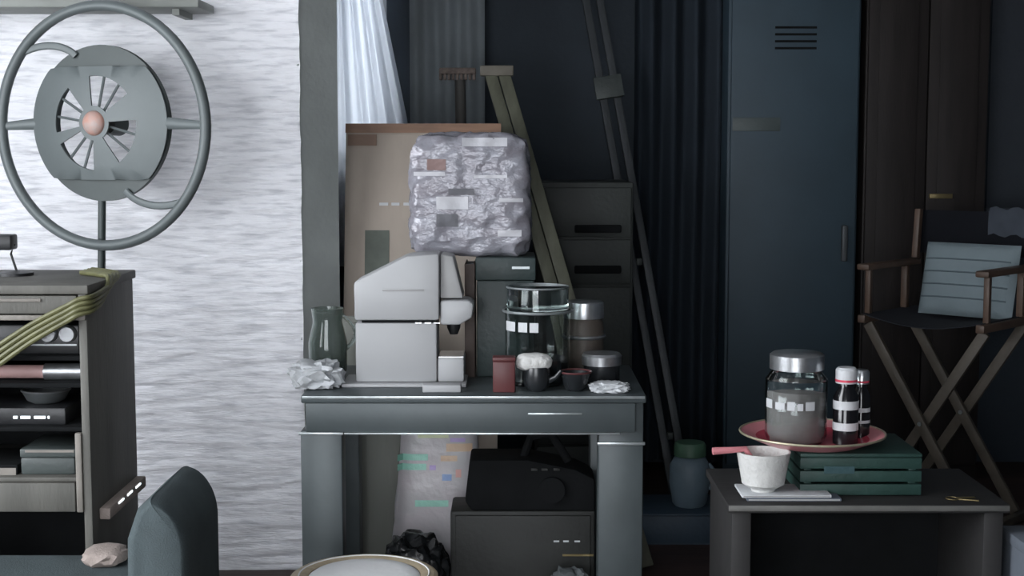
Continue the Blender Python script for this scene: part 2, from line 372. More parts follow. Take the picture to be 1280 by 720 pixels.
# brown wardrobe
x0, x1 = P(1079, 300, d).x, P(1231, 300, d).x
c = thing('wardrobe', 'near-black brown wooden wardrobe behind the folding chair', 'wardrobe', ((x0 + x1) / 2, d + .2, 0))
obj('body', bx(B(), x0, x1, d + .026, d + .41, 0, 2.4, .004), wardrobe_m, c)
xm = (x0 + x1) / 2
for s, (a, b) in enumerate(((x0 + .006, xm - .003), (xm + .003, x1 - .006))):
    dr = obj('door', bx(B(), a, b, d, d + .024, .08, 2.38, .004), wardrobe_m, c)
    obj('door_panel', bx(B(), a + .045, b - .045, d - .006, d, .2, 2.25, .004), wardrobe_m, dr)
    if s: obj('handle', bx(B(), a + .01, a + .11, d - .028, d - .006, Z(248, d), Z(242, d), .002), brass, dr)
# slate roller blind
d = 6.74; x0 = P(1237, 130, d).x; zb = Z(260, d)
c = thing('roller_blind', 'slate grey roller blind half lowered on the back wall above the chair', 'blind', (x0 + .4, d, zb))
bm = B(); rows = []
for j in range(2):
    rows.append([bm.verts.new((x0 + .8 * i / 40, d + .006 * math.sin(i * .55), zb + (2.75 - zb) * j)) for i in range(41)])
for i in range(40): bm.faces.new((rows[0][i], rows[0][i + 1], rows[1][i + 1], rows[1][i]))
bmesh.ops.solidify(bm, geom=bm.faces[:], thickness=.004)
obj('blind_cloth', bm, blind_m, c)
obj('bottom_bar', bx(B(), x0 - .005, x0 + .805, d - .012, d + .012, zb - .025, zb, .005), blind_m, c)
obj('roller', tube(B(), [(x0 - .01, d, 2.77), (x0 + .81, d, 2.77)], .03, 16), pole_m, c)
# navy drape between pole and locker
cy = 6.6
c = thing('drape', 'dark navy drape hanging in folds beside the blue locker', 'curtain', (P(850, 300, cy).x, cy, 0.05))
bm = B(); xl, xr = P(792, 200, cy).x, P(902, 200, cy).x; rows = []
for j in range(9):
    z = .05 + 2.75 * j / 8
    rows.append([bm.verts.new((xl + (xr - xl) * i / 70, cy + .035 * math.sin(i / 70 * 2 * PI * 4 + .3 * math.sin(j)), z)) for i in range(71)])
for j in range(8):
    for i in range(70): bm.faces.new((rows[j][i], rows[j][i + 1], rows[j + 1][i + 1], rows[j + 1][i]))
obj('drape_panel', bm, mat('navy_drape_cloth', (0.020, 0.030, 0.043), 0.9, 0, 0.2, 6), c)
obj('drape_rod', tube(B(), [(xl - .05, cy, 2.815), (xr + .05, cy, 2.815)], .014), pole_m, c)

# dark olive drawer cabinet behind the table
d = 5.75; x0, x1 = P(668, 300, d).x, P(792, 300, d).x; zt = Z(228, d)
c = thing('drawer_cabinet', 'dark olive metal drawer cabinet behind the glass canister', 'cabinet', ((x0 + x1) / 2, d + .25, 0))
obj('body', bx(B(), x0, x1, d + .022, d + .5, 0, zt, .006), olive_cab, c)
zs = [zt - .015, Z(298, d), .95, .6, .3, .04]
for k in range(5):
    dr = obj('drawer', bx(B(), x0 + .01, x1 - .01, d, d + .02, zs[k + 1] + .006, zs[k] - .006, .004), olive_cab, c)
    zc = (Z(296, d) + .016) if k == 0 else zs[k + 1] + .05
    obj('handle', bx(B(), x0 + .16, x1 - .05, d - .018, d, zc, zc + .032, .006), black_matt, dr)

# tan board with orange-brown rail leaning behind the table
bd = 5.30
c = thing('leaning_board', 'large tan plywood board with orange-brown top rail leaning under the curtain', 'board', (P(515, 400, bd).x, bd, 0))
a0 = max(P(425, 300, bd).x, CX + .004); a1 = P(622, 170, bd).x; ztop = Z(166, bd + .03)
def lean(z): return 5.0 + .335 * z / ztop
def slab(bm, x0, x1, z0, z1, off0, off1):
    vs = []
    for (x, z, o) in ((x0, z0, off0), (x1, z0, off0), (x1, z1, off0), (x0, z1, off0), (x0, z0, off1), (x1, z0, off1), (x1, z1, off1), (x0, z1, off1)):
        vs.append(bm.verts.new((x, lean(z) + o, z)))
    for f in ((0, 1, 2, 3), (7, 6, 5, 4), (0, 4, 5, 1), (1, 5, 6, 2), (2, 6, 7, 3), (3, 7, 4, 0)): bm.faces.new([vs[i] for i in f])
    return bm
obj('panel', slab(B(), a0, a1, 0.0, ztop, 0, .018), tan_board, c)
obj('top_rail', slab(B(), a0 - .001, a1 + .012, ztop, ztop + .034, -.014, .03), orange_wd, c)
obj('corner_plate', slab(B(), P(434, 175, bd).x, P(470, 175, bd).x, Z(182, bd), Z(168, bd), -.008, -.001), mat('rust_brown', (0.22, 0.14, 0.10), .6), c)
obj('green_patch', slab(B(), P(458, 300, bd).x, P(488, 300, bd).x, Z(345, bd), Z(287, bd), -.003, -.0005), green_stain, c)
for k in range(3): obj('glint_dash', slab(B(), P(475 + 15 * k, 254, bd).x, P(486 + 14 * k, 254, bd).x, Z(256.5, bd), Z(253, bd), -.008, -.001), print_glint_w, c)  # white dashes paint in a flickering point highlight on the board
# stick with brown head behind the board
top = P(572, 100, 5.95)
c = thing('hand_brush', 'dark stick with a small brown bristled head rising behind the tan board', 'brush', (top.x, 5.95, 0))
obj('handle', tube(B(), [(top.x + .04, 5.95, 0), (top.x + .01, 5.95, top.z)], .022, 12), stick_m, c)
obj('head', bx(B(), P(549, 92, 5.95).x, P(595, 92, 5.95).x, 5.92, 5.98, Z(93, 5.95), Z(85, 5.95), .006), brush_m, c)
bm = B()
for k in range(9):
    xx = P(551 + 5.2 * k, 92, 5.95).x
    bx(bm, xx - .006, xx + .006, 5.925, 5.975, Z(100, 5.95), Z(92.5, 5.95), .002)
obj('bristles', bm, brush_m, c)
# olive wooden lath leaning
foot = Vector((P(806, 560, 5.0).x, 5.02, .0)); top = P(622, 94, 5.68)
foot = Vector((XZ(800, 5.02, 0), 5.02, 0.012))
c = thing('wooden_lath', 'pale olive wooden lath with a flat cross cap leaning by the plastic bundle', 'lath', foot)
side = Vector((1, 0, 0))
for s in (-1, 1):
    o = Vector((s * .026, 0, 0)); obj('strip', beam(B(), foot + o, top + o * 1.0, .046, .022, side), olive_wd, c)
obj('cross_cap', bx(B(), P(600, 88, 5.68).x, P(642, 88, 5.68).x, 5.66, 5.72, Z(95, 5.68), Z(82, 5.68), .005), olive_cap, c)
# dark double rail
foot = Vector((XZ(852, 6.0, 0), 6.0, .01)); top = P(737, -22, 6.5)
c = thing('double_rail', 'dark grey double metal rail leaning against the navy wall', 'rail', foot)
for s in (-1, 1):
    o = Vector((s * .031, 0, 0)); obj('rail', beam(B(), foot + o, top + o, .034, .03, side, .005), pole_m, c)
f = .79; mid = foot + (top - foot) * f
obj('bracket', beam(B(), mid - (top - foot).normalized() * .05 + Vector((0, -.026, 0)), mid + (top - foot).normalized() * .05 + Vector((0, -.026, 0)), .125, .02, side, .004), pole_cl, c)
for ff in (.12, .45):
    m2 = foot + (top - foot) * ff; obj('spacer', beam(B(), m2 - Vector((.012, 0, 0)), m2 + Vector((.012, 0, 0)), .03, .02, Vector((0, 0, 1)), .003), pole_cl, c)

# ================================================================== LEFT: FAN, SHELF, CABINET
fd = 4.66
hub = P(121, 154, fd)
rotf = Matrix.Rotation(math.radians(-19), 3, 'Z')
def FP(r, a, y=0.0, cz=None):       # point on the fan face: polar (r, a), y = offset to the back
    return hub + rotf @ Vector((r * math.cos(a), y, r * math.sin(a) if cz is None else max(-cz, min(cz, r * math.sin(a)))))
c = thing('standing_fan', 'round grey standing fan with wide outer ring and orange hub before white wall', 'fan', (hub.x, fd + .05, 0))
RR = 148 / F * fd; RD = 97 / F * fd
ring_c = rotf @ Vector((.016, 0, -.010))
obj('outer_ring', tube(B(), [FP(RR, 2 * PI * k / 72) + ring_c for k in range(72)], .0175, 10, True, 1.0, rotf @ Vector((0, 1, 0))), fan_grey, c)
# slotted disc
bm = B(); na, radii = 96, [0.16, 0.22, 0.34, 0.44, 0.54, 0.60, 0.75, 0.9, 1.0]
wins = [math.radians(a) for a in (67, 160, 238, 334)]
grid = [[bm.verts.new(FP(r * RD, 2 * PI * k / na, -.012 + .03 * r * r, RD * .70)) for k in range(na)] for r in radii]
for i in range(len(radii) - 1):
    rm = (radii[i] + radii[i + 1]) / 2
    for k in range(na):
        a = 2 * PI * (k + .5) / na
        hole = .22 < rm < .60 and any(abs((a - q + PI) % (2 * PI) - PI) < math.radians(30) for q in wins)
        if not hole: bm.faces.new((grid[i][k], grid[i][(k + 1) % na], grid[i + 1][(k + 1) % na], grid[i + 1][k]))
bmesh.ops.dissolve_degenerate(bm, dist=1e-5, edges=bm.edges[:])
bmesh.ops.recalc_face_normals(bm, faces=bm.faces[:])
bmesh.ops.solidify(bm, geom=bm.faces[:], thickness=.006)
obj('front_disc', bm, fan_grey, c)
bm = B()
g1 = [FP(RD * .99, 2 * PI * k / 72, .028) for k in range(72)]; 
ra = [[bm.verts.new(FP(RD * r, 2 * PI * k / 72, y)) for k in range(72)] for r, y in ((.68, .024), (1.0, .026), (1.0, .044), (.68, .044))]
for i in range(4):
    for k in range(72): bm.faces.new((ra[i][k], ra[i][(k + 1) % 72], ra[(i + 1) % 4][(k + 1) % 72], ra[(i + 1) % 4][k]))
bmesh.ops.recalc_face_normals(bm, faces=bm.faces[:])
obj('rear_housing', bm, fan_dark, c)
obj('hub_cap', lathe(B(), [(0, .02), (.022, .018), (.036, .008), (.040, 0), (.040, -.03), (0, -.03)], hub + rotf @ Vector((0, -.018, 0)), 32, rotf @ Vector((0, -1, 0))), hub_m, c)
for q in wins:
    for dq in (-.2, .2):
        obj('slot_bar', tube(B(), [FP(.2 * RD, q + dq * 1.1, .0), FP(.62 * RD, q + dq, .004)], .0045, 6), fan_grey, c)
for a0_, sg in ((0, 1), (PI, 1)):
    obj('spoke', tube(B(), [FP(RD * .92, a0_, .02), FP(RR * .97, a0_, .0) + ring_c * .8], [.020, .013], 8, False, .4), fan_grey, c)
for a0_ in (math.radians(-68), math.radians(112)):
    pts = []
    for k in range(13):
        f = k / 12; a = a0_ + math.radians(30) * f ** 1.3 + 0; r = RD * .93 + (RR - RD * .93) * f
        pts.append(FP(r, a, .02 * (1 - f)) + ring_c * f)
    obj('spoke', tube(B(), pts, .012, 8, False, .5), fan_grey, c)
pz = hub.z - RD * .98
pole_p = [Vector((hub.x - .012, fd + .05, .03)), Vector((hub.x - .012, fd + .05, 1.1)), Vector((hub.x - .004, fd + .05, pz))]
obj('pole', tube(B(), pole_p + [Vector((hub.x, fd + .05, pz + .06))], .013, 12), fan_dark, c)
obj('motor', lathe(B(), [(0, 0), (.035, 0), (.038, .02), (.04, .07), (.03, .08), (0, .08)], hub + rotf @ Vector((0, .05, 0)), 28, rotf @ Vector((0, 1, 0))), fan_dark, c)
obj('base', lathe(B(), [(0, 0), (.2, 0), (.2, .012), (.17, .028), (.03, .04), (0, .04)], (hub.x - .012, fd + .05, 0), 36), fan_dark, c)

# wall shelf above the fan
d = 4.76
c = thing('wall_shelf', 'grey-olive shelf board on the white wall above the fan', 'shelf', (P(90, 5, d).x, PY - .01, Z(8, d)))
z0 = Z(9, d)
obj('board', bx(B(), -2.6, P(248, 5, d).x, d, PY - .012, z0, z0 + .028, .004), shelf_m, c)
for xx in (-1.9, P(215, 5, d).x):
    bm = B(); prism(bm, [(xx - .012, z0), (xx + .012, z0), (xx + .012, z0 - .02), (xx - .012, z0 - .02)], d + .05, PY - .014); obj('bracket', bm, shelf_m, c)

# cabinet
d = 3.72; cdp = .46
xr = P(110, 450, d).x; xl = xr - .62; zt = Z(356, d)
c = thing('open_cabinet', 'taupe open-shelved cabinet full of dark equipment below the fan', 'cabinet', ((xl + xr) / 2, d + .23, 0))
t = .022
obj('top_panel', bx(B(), xl - .008, xr + .008, d - .012, d + cdp + .008, zt - .024, zt, .004), taupe, c)
for a in (xl, xr - t): obj('side_panel', bx(B(), a, a + t, d, d + cdp, 0, zt - .024, .003), taupe, c)
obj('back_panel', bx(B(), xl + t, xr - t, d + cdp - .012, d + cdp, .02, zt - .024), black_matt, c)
zdr = Z(399, d)
dw = obj('drawer', bx(B(), xl + t + .003, xr - t - .003, d - .004, d + .3, zdr + .014, zt - .028, .003), taupe, c)
obj('ledge', bx(B(), xl + t, xr - .0, d - .014, d - .0045, zdr - .002, zdr + .012, .003), taupe_lt, c)
obj('moulding', bx(B(), xl + t + .02, P(52, 374, d).x, d - .010, d - .0045, Z(377, d), Z(373, d), .001), taupe_lt, dw)
obj('moulding', bx(B(), xl + t + .02, P(46, 362, d).x, d - .010, d - .0045, Z(364, d), Z(361, d), .001), taupe_lt, dw)
SH = [Z(446, d), Z(480, d), Z(535, d), Z(598, d)]
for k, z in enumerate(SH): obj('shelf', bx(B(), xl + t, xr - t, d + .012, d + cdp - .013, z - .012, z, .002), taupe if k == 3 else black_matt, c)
obj('apron', bx(B(), xl + t, P(94, 620, d).x, d, d + .02, Z(640, d), SH[3] - .0125, .003), taupe, c)
obj('stile', bx(B(), P(95, 580, d).x, xr - t - .0005, d - .006, d + .011, Z(640, d), SH[2] - .013, .003), taupe_lt, c)
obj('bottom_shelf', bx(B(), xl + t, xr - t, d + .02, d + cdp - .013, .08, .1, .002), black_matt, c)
# contents
e = d + .04; z = SH[0]
k = thing('twin_dial_radio', 'black boxy radio with two silver dials on the top shelf of the cabinet', 'radio', (P(40, 430, e).x, e + .1, z))
obj('case', bx(B(), P(-70, 430, e).x, P(99, 430, e).x, e, e + .2, z, Z(406, e), .006), black, k)
for px in (62, 86):
    q = P(px, 417, e); obj('dial', lathe(B(), [(0, .022), (.019, .022), (.022, .018), (.023, 0), (0, 0)], (q.x, e, q.z), 28, Vector((0, -1, 0))), silver, k)
obj('trim_line', bx(B(), P(20, 430, e).x, P(96, 430, e).x, e - .003, e - .0002, Z(432, e), Z(430, e)), silver, k)
z = SH[1]; rr = .022
k = thing('metal_tube', 'silver tube with a dusty pink sleeve lying on the second cabinet shelf', 'tube', (P(50, 470, e).x, e + .03, z))
obj('silver_end', tube(B(), [(P(52, 465, e).x, e + .03, z + rr), (P(99, 465, e).x, e + .03, z + rr)], rr, 24), silver, k)
obj('sleeve', tube(B(), [(P(-60, 465, e).x, e + .03, z + rr), (P(52, 465, e).x, e + .03, z + rr)], rr * .82, 24), pink_m, k)
z = SH[2]
k = thing('receiver', 'black receiver with a row of white lights under the steel bowl', 'receiver', (P(20, 525, e).x, e + .12, z))
zr = Z(510, e)
obj('case', bx(B(), P(-80, 525, e).x, P(82, 525, e).x, e, e + .22, z, zr, .004), black, k)
for (a, b) in ((17, 22), (26, 38), (43, 57), (60, 62)): obj('indicator_light', bx(B(), P(a, 521, e).x, P(b, 521, e).x, e - .003, e - .0003, Z(523, e), Z(520, e)), led_m, k)
k = thing('steel_bowl', 'shallow dark steel bowl with bright rim on the black receiver', 'bowl', (P(45, 510, e).x, e + .09, zr))
cx = P(44, 500, e).x
obj('bowl', lathe(B(), [(0, 0), (.035, 0), (.05, .008), (.064, .034), (.061, .034), (.047, .011), (.03, .005), (0, .005)], (cx, e + .09, zr), 36), steel, k)
obj('rim', tube(B(), [(cx + .0635 * math.cos(a / 20 * PI), e + .09 + .0635 * math.sin(a / 20 * PI), zr + .0345) for a in range(40)], .0025, 6, True), silver, k)
z = SH[3]
k = thing('hard_case', 'low dark grey-green hard case on the lowest shelf above the apron', 'case', (P(60, 590, e).x, e + .1, z))
obj('case_body', bx(B(), P(26, 590, e).x, P(94, 590, e).x, e, e + .2, z, Z(572, e), .006), green_box, k)
obj('case_lid', bx(B(), P(25, 570, e).x, P(95, 570, e).x, e - .003, e + .203, Z(572, e), Z(561, e), .004), green_box, k)
obj('lid_edge', bx(B(), P(32, 562, e).x, P(93, 562, e).x, e - .006, e - .0032, Z(565, e), Z(562, e)), taupe_lt, k)
k = thing('binder', 'black binder lying flat beside the grey-green case', 'binder', (P(-5, 590, e).x, e + .1, z))
obj('cover', bx(B(), P(-70, 590, e).x, P(22, 590, e).x, e, e + .22, z, Z(581, e), .003), black_matt, k)
obj('page_block', bx(B(), P(-66, 590, e).x, P(20, 590, e).x, e - .001, e - .0001, Z(595, e), Z(585, e)), taupe_lt, k)
# power strip on the cabinet side
k = thing('power_strip', 'beige power strip with small lights fixed to the cabinet side', 'power strip', (xr + .015, d + .2, Z(630, 3.9)))
ys0, ys1 = d + .06, d + cdp - .02; zc = Z(625, 3.9)
obj('strip_body', bx(B(), xr + .0005, xr + .03, ys0, ys1, zc - .024, zc + .008, .004), beige, k)
for q in range(3): obj('indicator_light', bx(B(), xr + .0305, xr + .033, ys0 + .08 + .09 * q, ys0 + .13 + .09 * q, zc - .001, zc + .004), led_m, k)
# cables slung over the front corner
for n, (o1, o2, lab) in enumerate(((0, 0, 'upper olive-yellow cable slung over the cabinet corner'), (9, 6, 'second olive-yellow cable from the top of the hanging bundle'), (19, 13, 'third olive-yellow cable from the top of the hanging bundle'), (28, 21, 'lowest olive-yellow cable of the bundle across the cabinet front'))):
    r = .0065; yf = d - .014 - .008 - .003 * n
    side_x = xr + .008 + r + .002
    pts = [Vector((xr - .10, d + .40 - .035 * n, zt + r)), Vector((xr - .03, d + .33 - .035 * n, zt + r)), Vector((side_x - .004, d + .27 - .035 * n, zt + .002)), Vector((side_x + .002, d + .14 - .02 * n, P(640, 358 + 5 * n, d + .14).z)), Vector((side_x, d - .004, Z(370 + 6 * n, d))), Vector((xr - .012, yf, Z(374 + 6.5 * n, yf)))]
    for px, py in ((84, 382), (62, 393), (38, 406), (16, 420), (-6, 434), (-40, 450)):
        q = P(px, py + 6.5 * n + (84 - px) * .02 * n, yf); pts.append(q)
    # smooth by Catmull-Rom
    sm = []
    for i in range(len(pts) - 1):
        p0 = pts[max(i - 1, 0)]; p1 = pts[i]; p2 = pts[i + 1]; p3 = pts[min(i + 2, len(pts) - 1)]
        for s in range(5):
            u = s / 5; sm.append(.5 * ((2 * p1) + (p2 - p0) * u + (2 * p0 - 5 * p1 + 4 * p2 - p3) * u * u + (3 * p1 - p0 - 3 * p2 + p3) * u ** 3))
    sm.append(pts[-1])
    tag(obj('cable', tube(B(), sm, r, 8), cable_m), lab, 'cable', 'cables on the cabinet')
# small black lamp head at the left edge
q = P(-8, 302, 4.0)
k = thing('desk_lamp', 'small black lamp head on a thin stem at the left picture edge', 'lamp', (P(26, 345, 4.0).x, 4.0, zt))
bp_ = Vector((P(28, 345, 4.0).x, 4.0, zt))
obj('base', lathe(B(), [(0, 0), (.05, 0), (.05, .008), (.012, .014), (0, .014)], bp_ + Vector((-.02, 0, 0)), 28), black, k)
obj('stem', tube(B(), [bp_ + Vector((-.015, 0, .01)), bp_ + Vector((-.03, 0, .06)), P(18, 305, 4.0)], .0035, 8), black, k)
obj('head', bx(B(), P(-50, 302, 4.0).x, P(18, 302, 4.0).x, 3.97, 4.03, Z(312, 4.0), Z(293, 4.0), .006), black, k)

# teal armchair in front of the cabinet
d = 3.28
xr2 = P(232, 650, d).x; ztop = Z(601, d + .2)
c = thing('armchair', 'low teal upholstered armchair in front of the taupe cabinet', 'armchair', (xr2 - .4, d + .2, 0))
prof = []
bm = B(); x0 = P(158, 650, d).x
n = 14
poly = [(xr2 - .025, .14), (xr2, .24), (xr2, ztop - .13)]
for k in range(1, n):
    a = PI / 2 * k / n; poly.append((xr2 - .10 + .10 * math.cos(a), ztop - .13 + .13 * math.sin(a)))
poly += [(x0 + .05, ztop), (x0 + .015, ztop - .03), (x0 - .01, ztop - .1), (x0 - .02, .14)]
cxp = sum(p[0] for p in poly) / len(poly); czp = sum(p[1] for p in poly) / len(poly)
layers = []
qc = [(.06 * (1 - math.cos(PI / 2 * k / 7)), .70 + .30 * math.sin(PI / 2 * k / 7)) for k in range(8)]
for yo, sc in qc + [(.40 - a, b) for a, b in reversed(qc)]:
    layers.append([bm.verts.new((cxp + (x - cxp) * sc, d + yo, czp + (z - czp) * (1 - (1 - sc) * .35))) for x, z in poly])
for la, lb in zip(layers, layers[1:]):
    for k in range(len(poly)): bm.faces.new((la[k], la[(k + 1) % len(poly)], lb[(k + 1) % len(poly)], lb[k]))
bm.faces.new(layers[0]); bm.faces.new(layers[-1]); bmesh.ops.recalc_face_normals(bm, faces=bm.faces[:])
obj('backrest', bm, teal_fab, c)
sz = Z(692, d + .38)
obj('seat_cushion', bx(B(), xr2 - .75, x0 - .022, d - .02, d + .40, sz - .16, sz, .04, 4), teal_fab, c)
obj('seat_base', bx(B(), xr2 - .75, x0 - .03, d, d + .38, .14, sz - .162, .012), teal_fab, c)
for xx in (xr2 - .68, xr2 - .07):
    for yy in (d + .05, d + .33): obj('leg', lathe(B(), [(0, 0), (.014, 0), (.02, .14), (0, .14)], (xx, yy, 0), 14), chair_wd, c)
bm = B(); crumple(bm, (P(132, 688, d + .3).x, d + .3, sz + .001), (.11, .12, .045), .25, 2.5, 3, 4.0)
tag(obj('folded_cloth', bm, beige), 'crumpled beige cloth lying on the teal armchair seat', 'cloth')

# ================================================================== TABLE
TF, TR, TZ = 4.04, 4.62, .80
tx0 = XZ(376, TF, TZ); tx1 = XZ(808, TF, TZ)
c = thing('work_table', 'grey-green steel work table crowded with jars and a white machine', 'table', ((tx0 + tx1) / 2, (TF + TR) / 2, 0))
zap = Z(541, TF)
obj('tabletop', bx(B(), tx0, tx1, TF, TR, TZ - .022, TZ, .004), table_m, c)
obj('edge_highlight', bx(B(), tx0 + .004, tx1 - .004, TF - .004, TF - .0002, TZ - .009, TZ - .001, .001), table_edge, c)  # pale strip paints in the highlight along the front edge
ap = obj('apron', bx(B(), tx0 + .012, tx1 - .03, TF + .006, TF + .026, zap, TZ - .0225, .003), table_m, c)
obj('trim_strip', bx(B(), XZ(660, TF, TZ), XZ(728, TF, TZ), TF + .002, TF + .0058, Z(519, TF), Z(516.5, TF), .001), table_edge, ap)
obj('lower_lip', bx(B(), XZ(430, TF, .7), XZ(775, TF, .7), TF + .0, TF + .02, zap - .006, zap - .0003, .001), table_edge, ap)
for yy in (TF + .0265,): 
    for xx in (tx0 + .02, tx1 - .05): obj('side_apron', bx(B(), xx, xx + .02, yy, TR - .02, zap, TZ - .0225, .003), table_m, c)
for px0, px1, py in ((376, 428, 541), (748, 804, 553)):
    lx0, lx1 = XZ(px0, TF + .03, .6), XZ(px1, TF + .03, .6)
    zl = Z(py, TF + .03)
    lg = obj('leg', bx(B(), lx0, lx1, TF + .03, TF + .11, 0, TZ - .023 if px0 > 700 else zap - .0, .005), table_m, c)
    obj('leg_highlight_plate', bx(B(), lx0 - .004, lx1 + .004, TF + .018 if px0 > 700 else TF + .024, TF + .0298, zl - .006, zl + .002, .001), table_edge, lg)  # pale plate stands in for the highlight at the leg top
    obj('leg', bx(B(), lx0, lx1, TR - .10, TR - .02, 0, TZ - .023, .005), table_m, c)

# white machine
d = 4.20
def pz_(pts): return [(P(px, py, d).x, (TZ if py >= 484 else P(px, py, d).z)) for px, py in pts]
c = thing('benchtop_machine', 'white moulded machine with sloping top and overhanging head on the steel table', 'machine', (P(510, 480, d).x, d + .12, TZ))
zs_ = Z(402, d)
obj('lower_body', prism(B(), [(P(444, 400, d).x, TZ + .012), (P(444, 403.5, d).x, Z(403.5, d)), (P(546, 404, d).x, Z(403.5, d)), (P(546, 404, d).x, TZ + .012)], d, d + .15, .007), white_pl, c)
obj('upper_body', prism(B(), pz_([(443, 401), (442, 353), (508, 320), (549, 317), (549, 401)]), d, d + .15, .009), white_pl, c)
obj('seam', bx(B(), P(452, 402, d).x, P(545, 402, d).x, d + .004, d + .145, Z(403.6, d), Z(400.9, d)), black_matt, c)
for i_, px in enumerate((519, 531, 542)): obj('seam_clip', bx(B(), P(px, 402, d).x, P(px + 8, 402, d).x, d - .002, d + .0035, Z(404.5, d), Z(403, d)), silver, c)
obj('side_housing', prism(B(), pz_([(550, 318.5), (566, 321), (579, 374), (550, 374)]), d + .02, d + .14, .006), grey_pl, c)
hd = obj('head', prism(B(), pz_([(550, 376), (586, 376), (592, 381), (590, 398), (574, 407), (550, 407)]), d + .01, d + .14, .008), white_pl, c)
obj('nozzle', lathe(B(), [(0, 0), (.012, 0), (.02, .02), (.02, .034), (0, .034)], (P(566, 407, d).x, d + .07, Z(407, d) - .034), 20), black, hd)
obj('foot_block', bx(B(), P(547, 470, d).x, P(580, 470, d).x, d + .005, d + .145, TZ + .012, Z(448, d), .006), white_pl, c)
obj('drip_plate', bx(B(), P(548, 448, d).x, P(579, 448, d).x, d + .012, d + .14, Z(448, d), Z(446.5, d)), silver, c)
obj('button_panel', bx(B(), P(478, 360, d).x, P(530, 360, d).x, d - .003, d + .001, Z(364, d), Z(361.5, d), .001), grey_pl, c)
obj('base_tray', bx(B(), P(428, 480, d).x, P(583, 480, d).x, d - .025, d + .155, TZ + .0005, TZ + .0115, .003), white_pl, c)
# crumpled papers left
bm = B(); crumple(bm, (P(396, 470, 4.2).x, 4.2, TZ), (.150, .16, .085), .45, 2.6, 4, 1.5)
tag(obj('crumpled_paper', bm, paper_m), 'crumpled white paper at the left end of the table', 'paper')
d = 4.40
c = thing('glass_jug', 'smoky green glass jug with curved handle left of the white machine', 'jug', (P(412, 460, d).x, d, TZ))
cx = P(410, 440, d).x; hj = Z(385, d) - TZ
obj('jug_body', lathe(B(), [(0, 0), (.05, 0), (.058, .02), (.060, hj * .5), (.045, hj * .8), (.05, hj), (.046, hj), (.041, hj * .8), (.055, hj * .5), (.053, .022), (.045, .008), (0, .008)], (cx, d, TZ), 36), jug_m, c)
obj('jug_handle', tube(B(), [Vector((cx + .045 + .040 * math.sin(PI * k / 10), d, TZ + hj * .9 - hj * .55 * k / 10)) for k in range(11)], .006, 10), jug_m, c)
d = 4.09
tag(obj('paper_slip', bx(B(), P(528, 490, d).x, P(576, 490, d).x, d, d + .05, TZ + .0003, TZ + .022, .003), white_pl), 'small white carton at the table front edge below the machine', 'carton')
# dark green box with brown book and wrapped bundle
d = 4.375
gx0, gx1 = P(596, 400, d).x, P(668, 400, d).x; zg = Z(322, d)
c = thing('storage_box', 'dark green storage box under the shiny wrapped bundle', 'box', ((gx0 + gx1) / 2, d + .1, TZ))
obj('box_body', bx(B(), gx0, gx1, d, d + .24, TZ, zg - .07, .005), dgreen, c)
obj('box_lid', bx(B(), gx0 - .004, gx1 + .004, d - .004, d + .244, zg - .0698, zg, .005), dgreen, c)
obj('lid_clasp', bx(B(), P(640, 335, d).x, P(662, 335, d).x, d - .008, d - .0042, Z(336, d), Z(333, d)), steel, c)
c = thing('notebook', 'brown notebook standing between the white machine and green box', 'book', (P(586, 400, d).x, d + .1, TZ))
nx0, nx1 = P(581, 400, d).x, gx0 - .006
zn = Z(330, d)
for a in (nx0, nx1 - .004): obj('cover', bx(B(), a, a + .004, d, d + .18, TZ, zn, .001), brown, c)
obj('spine', bx(B(), nx0, nx1, d - .004, d - .0002, TZ, zn, .001), brown, c)
obj('page_block', bx(B(), nx0 + .0045, nx1 - .0045, d + .001, d + .175, TZ + .004, zn - .005), paper_m, c)
zb = zg; hb = Z(167, d + .06) - zb; bxc = P(588, 240, d + .1).x; byc = d + .115
bm = B(); r_ = bmesh.ops.create_cube(bm, size=2.0); bmesh.ops.subdivide_edges(bm, edges=bm.edges[:], cuts=31, use_grid_fill=True)
for v in bm.verts:
    q = v.co.copy(); n4 = (abs(q.x) ** 7 + abs(q.y) ** 7 + abs(q.z) ** 7) ** (1 / 7); q = q / n4
    dd = q.normalized()
    cr = noise.ridged_multi_fractal(Vector((q.x * 1.5, q.y * 1.5, q.z * 2.3)) + Vector((2, 5, 1)), .8, 2.1, 4, 1.0, 2.0)
    fo = abs(noise.noise(Vector((q.x * 2.2 + q.z, q.y * 2, q.z * 4.0 - q.x * 1.4))))
    k_ = .93 + .035 * (cr - 1) - .10 * fo
    sag = 1 - .05 * max(0, q.z)
    v.co = Vector((bxc + q.x * .203 * k_ * sag, byc + q.y * .105 * k_, zb + max(0.0005, (q.z * k_ + .90) * hb / 1.82)))
c = thing('wrapped_bundle', 'big shiny bundle in crumpled clear wrap on top of the green box', 'bundle', (bxc, byc, zb))
wb = obj('wrap', bm, cello_m, c); wt_ = surface(wb, wloc(c))
tape_m = mat('white_tape', (0.50, 0.50, 0.53), 0.4); stain_m = mat('brown_pink_paper', (0.22, 0.145, 0.135), 0.7); ink_m = mat('dark_grey_print', (0.12, 0.12, 0.135), 0.6)
for a in ((516, 556, 215, 220, tape_m), (592, 634, 219, 223, tape_m), (624, 654, 248, 253, tape_m), (545, 585, 246, 262, tape_m), (622, 652, 288, 296, tape_m), (577, 634, 172, 183, tape_m)):
    patch('tape_strip', wt_, *a[:4], d, a[4], c, .002, 14, 4)
patch('paper_patch', wt_, 533, 557, 199, 213, d, stain_m, c, .0018, 9, 6)
patch('print_patch', wt_, 560, 592, 236, 244, d, ink_m, c, .0018, 10, 4)
patch('print_patch', wt_, 545, 572, 268, 284, d, ink_m, c, .0018, 10, 6)
